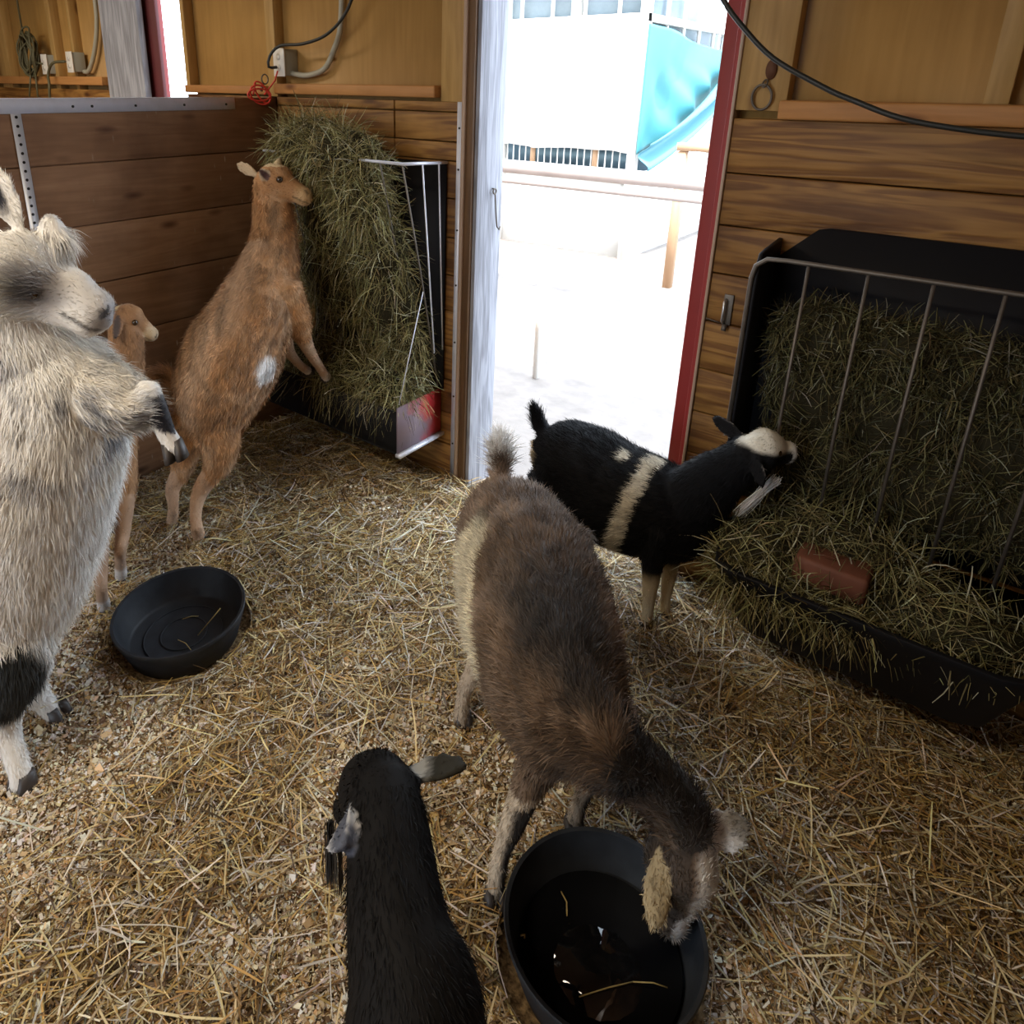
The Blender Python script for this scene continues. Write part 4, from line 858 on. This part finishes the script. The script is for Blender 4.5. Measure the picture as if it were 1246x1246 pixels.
# ---- shaggy white goat rearing on the left
SD = nrm((.62, -.75, .2))
poll = np.array((-1.574, 0.565, 1.306)); muz = np.array((-1.427, 0.680, 1.178))
hp, hs, hu, ha = head_parts(poll, muz, SD, 1.42, 1)
if hu[2] < 0: hu = -hu
root = empty('goat', (-1.65, .46, 0)); tag(root, 'large shaggy white goat with grey patches, rearing upright at the left', 'goat')
parts = [Part('torso', [(-1.632, 0.601, 1.067, 0.11, 0.12), (-1.603, 0.614, 0.981, 0.15, 0.155), (-1.622, 0.585, 0.830, 0.175, 0.165), (-1.675, 0.548, 0.661, 0.18, 0.165), (-1.704, 0.510, 0.505, 0.16, 0.15), (-1.738, 0.469, 0.352, 0.12, 0.115), (-1.785, 0.441, 0.253, 0.07, 0.07)], SD),
         Part('neck', [(*poll, .075, .078), (-1.615, 0.571, 1.210, 0.085, 0.09), (-1.622, 0.592, 1.120, 0.1, 0.11), (-1.619, 0.600, 1.041, 0.12, 0.13)], SD), hp,
         ear_part((-1.549, 0.588, 1.373), (-1.569, 0.571, 1.494), (.5, -.8, .3), .036, .4), ear_part((-1.726, 0.579, 1.307), (-1.862, 0.568, 1.346), (.5, -.8, .3), .034, .4),
         Part('head', [(-1.515, 0.637, 1.393, 0.012), (-1.518, 0.638, 1.370, 0.026), (-1.514, 0.640, 1.337, 0.034)], SD),
         Part('thigh', [(-1.687, 0.455, 0.414, 0.115, 0.12), (-1.635, 0.431, 0.326, 0.078, 0.085), (-1.627, 0.409, 0.261, 0.05, 0.055)], SD),
         Part('leg', [(-1.642, 0.412, 0.266, 0.052), (-1.656, 0.396, 0.163, 0.036), (-1.625, 0.391, 0.096, 0.027), (-1.591, 0.388, 0.037, 0.028), (-1.592, .380, .022, .027)], SD),
         Part('thigh', [(-1.797, 0.479, 0.299, 0.1, 0.1), (-1.756, 0.487, 0.183, 0.06, 0.065)], SD),
         Part('leg', [(-1.767, 0.486, 0.200, 0.05), (-1.763, 0.502, 0.107, 0.033), (-1.745, 0.520, 0.054, 0.026), (-1.728, .527, .022, .026)], SD),
         Part('ruff', [(-1.533, 0.654, 1.008, 0.09, 0.09), (-1.436, 0.673, 0.996, 0.07, 0.07), (-1.387, 0.683, 0.991, 0.055, 0.052), (-1.366, 0.692, 1.004, 0.035, 0.035)], SD),
         Part('foreleg', [(-1.362, 0.708, 1.034, 0.03), (-1.341, 0.716, 0.984, 0.026), (-1.323, 0.723, 0.934, 0.021), (-1.309, 0.731, 0.898, 0.023)], SD),
         Part('thigh', [(-1.667, 0.687, 0.895, 0.07, 0.07), (-1.645, 0.731, 0.773, 0.042, 0.045)], SD), Part('leg', [(-1.645, 0.731, 0.773, 0.036), (-1.658, 0.708, 0.684, 0.026), (-1.673, 0.687, 0.604, 0.022)], SD)]
q1, q2, q3 = np.array((-1.456, 0.553, 1.250)), np.array((-1.306, 0.700, 0.943)), np.array((-1.575, 0.394, 0.319))
def col_white(a, r):
    P = a['P']; n = len(P); nm = a['names']; c = base_cols(n, (.88, .86, .82)); nz = fn3(P, 61, 11); nz2 = fn3(P, 64, 24)
    G_ = base_cols(n, (.20, .20, .235)); D_ = base_cols(n, (.055, .055, .065))
    tor = (nm == 'torso') | (nm == 'ruff')
    c = mix(c, base_cols(n, (.68, .60, .46)), sm(.5, .75, fn3(P, 66, 7)) * .5)
    c = mix(c, G_, tor * sm(.54, .66, nz2) * sm(.78, .88, P[:, 2]) * sm(1.12, 1.02, P[:, 2]) * .6)
    c = mix(c, D_, tor * sm(.66, .74, nz2) * sm(.85, .93, P[:, 2]) * .7)
    c = mix(c, G_, (nm == 'neck') * sm(.5, .7, nz) * .55); 
    hd = nm == 'head'; d1 = np.linalg.norm((P - q1) * (1, 1, 1.25), axis=1) + .035 * (nz2 - .5)
    c = mix(c, G_, (hd | (nm == 'neck')) * sm(.085, .04, d1) * .7); c = mix(c, D_, (hd | (nm == 'neck')) * sm(.042, .02, d1) * .8)
    c = mix(c, G_, hd * sm(.12, .04, a['t']) * sm(.4, .6, nz2 + .05) * .6); c = mix(c, base_cols(n, (.48, .47, .48)), hd * sm(.4, .25, a['t']) * sm(.3, -.3, a['h']) * .5)
    c = mix(c, base_cols(n, (.60, .55, .38)), hd * sm(.6, .75, a['t']) * sm(.4, .6, nz) * .8)
    sp = nm == 'ruff'; c = mix(c, D_, sp * sm(.75, 1., a['t']) * sm(.0, -.5, a['h'] + .8 * (nz2 - .5)) * .6)
    lg = nm == 'leg'; fore = lg & (P[:, 0] > -1.5) & (P[:, 2] > .6)
    c = mix(c, base_cols(n, (.02, .02, .028)), (nm == 'foreleg') * sm(.62, .56, nz2 + .15 * sm(.6, .9, a['t'])) * (sm(.10, .2, a['t'])))
    hindk = (P[:, 2] < .42) & ((nm == 'leg') | (nm == 'thigh')); d3 = np.linalg.norm((P - q3) * (1, 1, .7), axis=1)
    c = mix(c, base_cols(n, (.022, .024, .024)), hindk * sm(.115, .08, d3 + .03 * (nz2 - .5)))
    er = nm == 'ear'; c = mix(c, base_cols(n, (.03, .032, .045)), er * sm(.5, .2, np.abs(a['s'] + .3)) * sm(.1, .4, a['t']))
    return c
def hl_white(a):
    return np.where((a['names'] == 'thigh') & (a['P'][:, 2] > .3), 1.1, 1.0) * np.where((a['names'] == 'head') & (a['t'] > .55), 3.0, 1.0) * np.where((a['names'] == 'head') & (a['t'] <= .55), .6, 1.0)
goat_body(root, parts, col_white, M['coat'], 170000, .045, .0018, seed=26, mess=.22, grav=.35, hairlen=hl_white, shade=.06, voxel=.008, lock=26, lockc=.25)
L_h = np.linalg.norm(muz - poll)
sg = np.sign((np.array((0, 0, 1.65)) - poll) @ hs)
for s_, dz in ((sg, 0), (-sg, 0)): eye(root, poll + ha * L_h * .42 + hs * s_ * .052 + hu * -.014, .011)
f_ = nrm((.7, .7, 0))
hoof(root, (-1.588, .386, .004), f=nrm((.3, -.9, 0)), s=1.3); hoof(root, (-1.722, .537, .004), f=nrm((.9, .3, 0)), s=1.25)
hoof(root, (-1.300, 0.729, 0.878), d=(.25, .1, -.9), f=(.6, -.6, .1), s=1.0); hoof(root, (-1.672, 0.679, 0.584), d=(-.1, 0, -1), f=f_, s=1.1)

# ---------------------------------------------------------------- rubber tubs
def lathe(prof, n=64):
    V = []; F = []; k = len(prof)
    for j in range(n):
        th = 2 * math.pi * j / n
        for (r_, z) in prof: V.append((r_ * math.cos(th), r_ * math.sin(th), z))
    for j in range(n):
        for i in range(k - 1): F.append((j * k + i, ((j + 1) % n) * k + i, ((j + 1) % n) * k + i + 1, j * k + i + 1))
    F.append(tuple(j * k for j in range(n))[::-1]); F.append(tuple(j * k + k - 1 for j in range(n)))
    return V, F
def tub(c, R, Hh, label, tilt=(0, 0)):
    root = empty('feed_tub', (c[0], c[1], c[2]))
    def tr_(V): 
        m_ = Matrix.Rotation(tilt[0], 3, 'X') @ Matrix.Rotation(tilt[1], 3, 'Y')
        return [tuple(m_ @ Vector(v) + Vector(c)) for v in V]
    pr = [(R * .80, 0), (R * .84, .004), (R * .985, Hh - .02), (R * 1.0, Hh - .012), (R * 1.005, Hh - .004), (R * .995, Hh), (R * .955, Hh - .002), (R * .945, Hh - .012), (R * .83, .022), (R * .78, .014)]
    V, F = lathe(pr); mb = MB(); mb.add(tr_(V), F); o = mb.build('shell', M['rubber'], root, smooth=True)
    m_ = o.modifiers.new('e', 'EDGE_SPLIT'); m_.split_angle = math.radians(50)
    mb = MB()
    for rr in (.35, .6): 
        V, F = tube_geo([(R * rr * math.cos(a), R * rr * math.sin(a), .015) for a in np.linspace(0, 2 * np.pi, 48, endpoint=False)], .0025, 6, True); mb.add(tr_(V), F)
    mb.build('base_ridge', M['rubber'], root, smooth=True)
    tag(root, label, 'feed tub'); return root
tub((-1.745, .93, .004), .198, .112, 'empty black rubber feed tub standing beside the white goat', (math.radians(3), math.radians(0)))
tub((-.325, .945, .0), .192, .125, 'black rubber tub of water that the brown goat is drinking from')
wm, nt, b = new_mat('tub_water'); b.inputs['Base Color'].default_value = (.006, .006, .007, 1); b.inputs['Roughness'].default_value = .03; b.inputs['Specular IOR Level'].default_value = .5
tcw = nt.nodes.new('ShaderNodeTexCoord'); nw = nt.nodes.new('ShaderNodeTexNoise'); nw.inputs['Scale'].default_value = 22; nw.inputs['Detail'].default_value = 2; nt.links.new(tcw.outputs['Object'], nw.inputs['Vector'])
bp = nt.nodes.new('ShaderNodeBump'); bp.inputs['Strength'].default_value = .12; bp.inputs['Distance'].default_value = .01; nt.links.new(nw.outputs['Fac'], bp.inputs['Height']); nt.links.new(bp.outputs['Normal'], b.inputs['Normal'])
V, F = lathe([(.001, .0), (.155, .0), (.1555, .012), (.001, .012)], 48); mb = MB(); mb.add([(x - .325, y + .945, z + .028) for x, y, z in V], F); o = mb.build('water', wm, smooth=False)
tag(o, 'dark shallow water in the tub under the brown goat', 'water', kind='stuff')
def loose_straws(pts, name, label):
    mb = MB()
    for (a, b2, w_) in pts:
        a = np.array(a, float); b2 = np.array(b2, float); mid = (a + b2) / 2 + np.array((.004, .003, .006)); mb.tube([a, mid, b2], w_, 5)
    o = mb.build(name, flat('stalk', (.55, .42, .16), .5)); tag(o, label, 'straw', kind='stuff')
loose_straws([((-1.70, .95, .022), (-1.655, 1.01, .11), .0016), ((-1.73, .90, .022), (-1.66, .90, .024), .0014), ((-1.80, .96, .022), (-1.77, 1.0, .024), .0013)], 'straw_stalk', 'few straw stalks lying in the empty feed tub')
loose_straws([((-0.406, 0.958, 0.045), (-0.439, 0.992, 0.045), .0018), ((-0.320, 0.850, 0.045), (-0.252, 0.935, 0.047), .0013), ((-0.252, 0.935, 0.047), (-0.198, 0.969, 0.045), .0012), ((-0.461, 0.867, 0.045), (-0.452, 0.868, 0.045), .002)], 'straw_stalk', 'few straw stalks floating on the water in the tub')

# ---------------------------------------------------------------- things on the walls
def outlet(x, z, label, yb=2.262, open_=False):
    r_ = empty('outlet_box', (x, yb, z)); tag(r_, label, 'outlet box')
    MB().box((x - .03, yb - .075, z - .055), (x + .035, yb, z + .055)).build('box', M['greybox'], r_, .004)
    MB().box((x - .034, yb - .082, z - .058), (x + .039, yb - .075, z + .058)).build('cover', M['whiteplastic'], r_, .002)
    s_ = MB()
    for dz in (-.022, .022): s_.tube([(x + .002, yb - .083, z + dz), (x + .002, yb - .0845, z + dz)], .014, 12)
    s_.build('socket', M['whiteplastic'], r_, smooth=False)
    return r_
outlet(-2.655, 1.735, 'white faced outlet box on the plywood above the corner hay rack')
outlet(-4.86, 1.742, 'white outlet box above the left stall, nearer the coiled cord', 2.24)
outlet(-4.53, 1.752, 'white outlet box above the left stall, nearer the weathered post', 2.24)
def cable(pts, r_, mat, name, label, cat, step=.02):
    P = catmull(np.array(pts, float), step); V, F = tube_geo(P, r_, 8); mb = MB(); mb.add(V, F); o = mb.build(name, mat, smooth=True); tag(o, label, cat); return o
cable([(-2.62, 2.225, 1.69), (-2.53, 2.235, 1.683), (-2.42, 2.235, 1.71), (-2.36, 2.24, 1.79), (-2.32, 2.24, 1.88), (-2.31, 2.245, 2.1), (-2.31, 2.245, 2.58)], .012, M['greycable'], 'conduit', 'grey conduit curving up from the outlet box above the corner rack', 'conduit')
cable([(-4.50, 2.225, 1.70), (-4.44, 2.225, 1.705), (-4.35, 2.225, 1.80), (-4.28, 2.225, 1.94), (-4.26, 2.225, 2.1), (-4.26, 2.225, 2.58)], .013, M['greycable'], 'conduit', 'grey conduit curving up from the outlet box in the left stall', 'conduit')
cable([(-2.655, 2.17, 1.715), (-2.66, 2.13, 1.715), (-2.66, 2.14, 1.76), (-2.60, 2.15, 1.80), (-2.45, 2.15, 1.805), (-2.30, 2.15, 1.84), (-2.18, 2.15, 1.93), (-2.1, 2.15, 2.10), (-2.02, 2.17, 2.35), (-2.0, 2.2, 2.58)], .0065, M['cable'], 'power_cord', 'black power cord plugged into the outlet box and looping up to the right', 'power cord')
cable([(-.84, 2.0, 2.6), (-.78, 2.0, 2.2), (-.72, 2.0, 1.93), (-.69, 2.0, 1.86), (-.63, 2.0, 1.792), (-.552, 2.0, 1.723), (-.449, 2.0, 1.667), (-.36, 2.0, 1.628), (-.2, 2.0, 1.58), (.1, 2.02, 1.56), (.62, 2.05, 1.6)], .0065, M['cable'], 'power_cord', 'dark cord sagging across the wall above the right hay rack', 'power cord')
# coil of olive cord and a knot of thin cords hanging beside the far outlet
root = empty('cord_coil', (-5.0, 2.2, 1.8)); tag(root, 'coil of dark extension cord hanging in the left stall beside the outlet boxes', 'cord')
mb = MB()
for k in range(14):
    a0 = rng.uniform(0, 6.28); ex = rng.uniform(.06, .10); ez = rng.uniform(.09, .135); cx_ = -5.0 + rng.normal(0, .012); cz_ = 1.80 + rng.normal(0, .012); yy = 2.14 + rng.normal(0, .012)
    V, F = tube_geo([(cx_ + ex * math.cos(a) , yy + .012 * math.sin(3 * a + a0), cz_ + ez * math.sin(a)) for a in np.linspace(0, 2 * np.pi, 30, endpoint=False)], .0055, 6, True); mb.add(V, F)
mb.build('loops', M['olive'], root, smooth=True)
mb = MB()
for (a, b2) in (((-5.04, 2.14, 1.9), (-5.06, 2.14, 2.58)), ((-4.98, 2.13, 1.72), (-5.0, 2.1, 1.55)), ((-4.93, 2.13, 1.72), (-4.88, 2.1, 1.55)), ((-4.92, 2.13, 1.75), (-4.87, 2.16, 1.745))): mb.tube([a, b2], .006, 6)
mb.build('loose_end', M['olive'], root, smooth=True)
cable([(-4.56, 2.15, 1.755), (-4.66, 2.12, 1.745), (-4.74, 2.12, 1.68), (-4.70, 2.1, 1.62), (-4.74, 2.1, 1.5)], .008, M['olive'], 'power_cord', 'olive cord plugged in and hanging beside the left stall outlet', 'power cord')
# red cord with metal snaps hooked over the partition corner
root = empty('snap_cord', (-2.70, 2.1, 1.62)); tag(root, 'red cord loop with a metal snap hung over the partition corner', 'cord')
mb = MB()
def loop(c, rx, rz, ph, r_=.004): 
    return tube_geo([(c[0] + .3 * rx * math.cos(a), c[1] + rx * math.cos(a + ph), c[2] + rz * math.sin(a)) for a in np.linspace(0, 2 * np.pi, 24, endpoint=False)], r_, 6, True)
for c, rx, rz, ph in (((-2.69, 2.10, 1.60), .045, .04, .3), ((-2.69, 2.11, 1.61), .035, .045, .8), ((-2.685, 2.09, 1.60), .05, .025, 0)): mb.add(*loop(c, rx, rz, ph))
mb.tube([(-2.69, 2.12, 1.60), (-2.66, 2.16, 1.66), (-2.65, 2.17, 1.70)], .004, 6); mb.tube([(-2.69, 2.06, 1.60), (-2.695, 2.08, 1.65)], .004, 6)
mb.build('loops', M['orangecord'], root, smooth=True)
mb = MB(); mb.add(*loop((-2.685, 2.125, 1.665), .014, .020, 0, .003)); mb.tube([(-2.685, 2.115, 1.65), (-2.69, 2.105, 1.615)], .006, 8); mb.build('metal_snap', M['dullsteel'], root, smooth=True)
# ring on its plate right of the door
root = empty('tie_ring', (-.617, YF, 1.64)); tag(root, 'steel tie ring hanging from an oval plate right of the door', 'tie ring')
mb = MB(); V, F = tube_geo([(-.618 + .026 * math.cos(a), 2.194 - .004 * math.sin(a), 1.628 + .033 * math.sin(a)) for a in np.linspace(0, 2 * np.pi, 32, endpoint=False)], .0035, 8, True); mb.add(V, F); mb.build('ring', M['dullsteel'], root, smooth=True)
mb = MB(); V, F = tube_geo([(-.614 + .006 * math.cos(a), 2.192 + .008 * math.sin(a), 1.664 + .010 * math.sin(a)) for a in np.linspace(0, 2 * np.pi, 16, endpoint=False)], .0025, 6, True); mb.add(V, F); mb.build('shackle', M['dullsteel'], root, smooth=True)
V = [(-.606 + .014 * math.cos(a), y, 1.70 + .026 * math.sin(a)) for y in (YF - .006, YF + .003) for a in np.linspace(0, 2 * np.pi, 20, endpoint=False)]
mb = MB(); mb.add(V, [tuple(range(20)), tuple(range(39, 19, -1))] + [(i, 20 + i, 20 + (i + 1) % 20, (i + 1) % 20) for i in range(20)]); mb.build('plate', flat('rusty_plate', (.12, .05, .025), .7), root)
# bolt latch
root = empty('door_latch', (-.627, YF, 1.0)); tag(root, 'small steel barrel bolt screwed to the planks right of the door', 'latch')
MB().box((-.640, YF - .004, .962), (-.612, YF, 1.058)).build('plate', M['dullsteel'], root, .001)
MB().tube([(-.632, YF - .006, 1.042), (-.632, YF - .020, 1.036), (-.632, YF - .020, .975), (-.632, YF - .006, .968)], .0045, 8).build('bolt', M['steel'], root, smooth=True)
MB().tube([(-.625, YF - .010, .965), (-.625, YF - .016, .945)], .008, 8).tube([(-.685, YF - .006, .972), (-.64, YF - .012, .968)], .002, 6).build('pin', M['dullsteel'], root, smooth=True)
# hook and eye on the jamb
root = empty('door_hook', (-1.583, 2.31, 1.27)); tag(root, 'steel hook and screw eye hanging on the weathered door jamb', 'door hook')
mb = MB(); V, F = tube_geo([(-1.571, 2.305 + .010 * math.cos(a), 1.268 + .010 * math.sin(a)) for a in np.linspace(0, 2 * np.pi, 16, endpoint=False)], .003, 6, True); mb.add(V, F); mb.tube([(-1.584, 2.305, 1.278), (-1.571, 2.305, 1.276)], .003, 6); mb.build('screw_eye', M['dullsteel'], root, smooth=True)
mb = MB(); mb.tube(catmull([(-1.571, 2.307, 1.262), (-1.568, 2.312, 1.20), (-1.566, 2.322, 1.13), (-1.562, 2.330, 1.118), (-1.560, 2.335, 1.13)], .01), .003, 6); mb.build('hook', M['dullsteel'], root, smooth=True)

# ---------------------------------------------------------------- the yard outside the door
WP = flat('white_painted_wood', (.82, .80, .76), .6); BL = flat('window_panel', (.20, .26, .30), .35, noise=.1); WT = flat('white_sheet', (.85, .86, .84), .7)
TE = flat('teal_tarp', (.055, .23, .26), .6, noise=.12, nscale=5); PW = flat('pine_rail', (.42, .26, .15), .7); FP = flat('fence_paint', (.42, .36, .34), .7, noise=.2, nscale=6)
root = empty('enclosure', (-3.1, 7, -.06)); tag(root, 'white framed enclosure with a panelled upper band across the yard', 'enclosure')
def post(a, b2, name='post', m_=WP): MB().box(a, b2).build(name, m_, root)
post((-6.4, 6.96, 2.24), (-3.08, 7.04, 2.315), 'beam'); post((-6.4, 6.96, .74), (-3.08, 7.04, .82), 'beam'); post((-6.4, 6.96, 3.6), (-3.08, 7.04, 3.7), 'beam')
for x in (-6.4, -4.74, -3.9, -3.16): post((x, 6.95, -.06 if x in (-6.4, -3.16) else (2.3 if x == -3.9 else -.06)), (x + .08, 7.05, 3.65))
for k in range(8): post((-6.0 + .37 * k, 6.98, 2.31), (-5.965 + .37 * k, 7.0, 3.62), 'mullion')
MB().box((-6.4, 7.05, 2.3), (-3.1, 7.07, 3.62)).build('panel', BL, root)
MB().box((-6.4, 7.03, -.06), (-3.1, 7.05, .74)).build('lower_panel', WT, root)
for k in range(40): post((-6.3 + .08 * k, 6.99, .80), (-6.29 + .08 * k, 7.0, 1.16), 'bar')
for x, w_ in ((-4.30, .045), (-3.55, .05)): post((x, 6.97, .80), (x + w_, 7.01, 1.2), 'slat', PW)
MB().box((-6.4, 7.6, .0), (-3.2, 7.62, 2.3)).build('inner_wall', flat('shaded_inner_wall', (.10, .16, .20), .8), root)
# wing running back from the corner
for a, b2 in (((-3.155, 7.055, 2.24), (-3.085, 9.21, 2.31)), ((-3.155, 7.055, 3.6), (-3.085, 9.21, 3.7)), ((-3.16, 9.22, -.06), (-3.08, 9.32, 3.65)), ((-3.155, 7.055, .74), (-3.085, 9.21, .82)), ((-3.14, 7.055, -.06), (-3.10, 9.21, .735))): post(a, b2, 'beam')
for k in range(4): post((-3.14, 7.5 + .45 * k, 1.7), (-3.11, 7.535 + .45 * k, 3.6), 'mullion')
MB().box((-3.2, 7.05, 1.9), (-3.18, 9.22, 3.6)).build('panel', BL, root)
# white sheet hung on the front
def sheet(fn, nu, nv, mat, name, label, cat, th=.004):
    U_, Vv = np.meshgrid(np.linspace(0, 1, nu), np.linspace(0, 1, nv), indexing='ij'); P = fn(U_, Vv).reshape(-1, 3); ii = np.arange(nu * nv).reshape(nu, nv)
    Q = np.stack([ii[:-1, :-1], ii[1:, :-1], ii[1:, 1:], ii[:-1, 1:]], -1).reshape(-1, 4)
    o = mesh_np(name, P, Q.ravel(), np.full(len(Q), 4), mat, None, True); m_ = o.modifiers.new('t', 'SOLIDIFY'); m_.thickness = th; tag(o, label, cat); return o
sheet(lambda u, v: np.stack([-6.3 + 3.2 * u, 6.93 - .02 * np.sin(u * 30) * v, 2.235 - (1.2 + .03 * fnoise(u * 9, u * 0, 2, 3) * 2 - .03) * v], -1), 90, 12, WT, 'white_sheet', 'large white sheet hung on the front of the enclosure outside', 'sheet')
def tarpf(u, v):
    y = 6.94 + 2.55 * u; top = 2.22 - .30 * sm(0, .35, u) * .0 - .22 * u ** 1.2; bot = 1.02 + .45 * u
    z = top + (bot - top) * v; x = -3.06 + .05 * sm(0, .2, u) * np.sin(9 * u + 5 * v) + .035 * sm(0, .2, u) * np.sin(22 * (u - .5 * v)) * sm(.2, .6, v)
    return np.stack([x, y, z], -1)
sheet(tarpf, 60, 40, TE, 'teal_tarp', 'teal tarp hanging from the side of the enclosure outside', 'tarp')
def swag(u, v):
    y = 6.95 + 2.6 * u; z = .98 + 1.0 * u ** 1.1 + (.30 - .12 * u) * (v - .5); x = -2.98 + .06 * np.sin(8 * v + 3 * u) + .1 * np.sin(np.pi * u)
    return np.stack([x, y, z], -1)
sheet(swag, 50, 20, flat('tarp_fold', (.08, .24, .30), .6), 'teal_tarp', 'twisted lower fold of teal tarp slung across the opening outside', 'tarp')
# rail fence in front of it
root = empty('rail_fence', (-2.6, 5, -.06)); tag(root, 'pale wooden rail fence crossing the yard outside the door', 'fence')
post((-6.5, 4.98, .985), (-.2, 5.02, 1.085), 'rail', FP); post((-6.5, 4.975, .90), (-.2, 5.03, .955), 'rail', FP)
for x in (-5.4, -4.3, -3.62, -.9): post((x, 5.02, -.06), (x + .09, 5.10, 1.09), 'post', FP)
root = empty('wooden_frame', (-2.4, 6.2, -.06)); tag(root, 'small natural wood frame beyond the rail fence', 'frame')
for a, b2 in (((-2.36, 6.2, -.06), (-2.29, 6.27, 1.14)), ((-2.37, 6.19, 1.145), (-1.6, 6.28, 1.21)), ((-1.9, 6.2, -.06), (-1.83, 6.27, 1.14)), ((-1.6, 6.2, -.06), (-1.54, 6.27, 1.14))): post(a, b2, 'rail', PW)
o = MB().box((-2.115, 3.59, -.06), (-2.085, 3.62, .77)).build('yard_post', WP); tag(o, 'slim white post standing in the yard outside the door', 'post')
print('verts', sum(len(m_.vertices) for m_ in bpy.data.meshes))
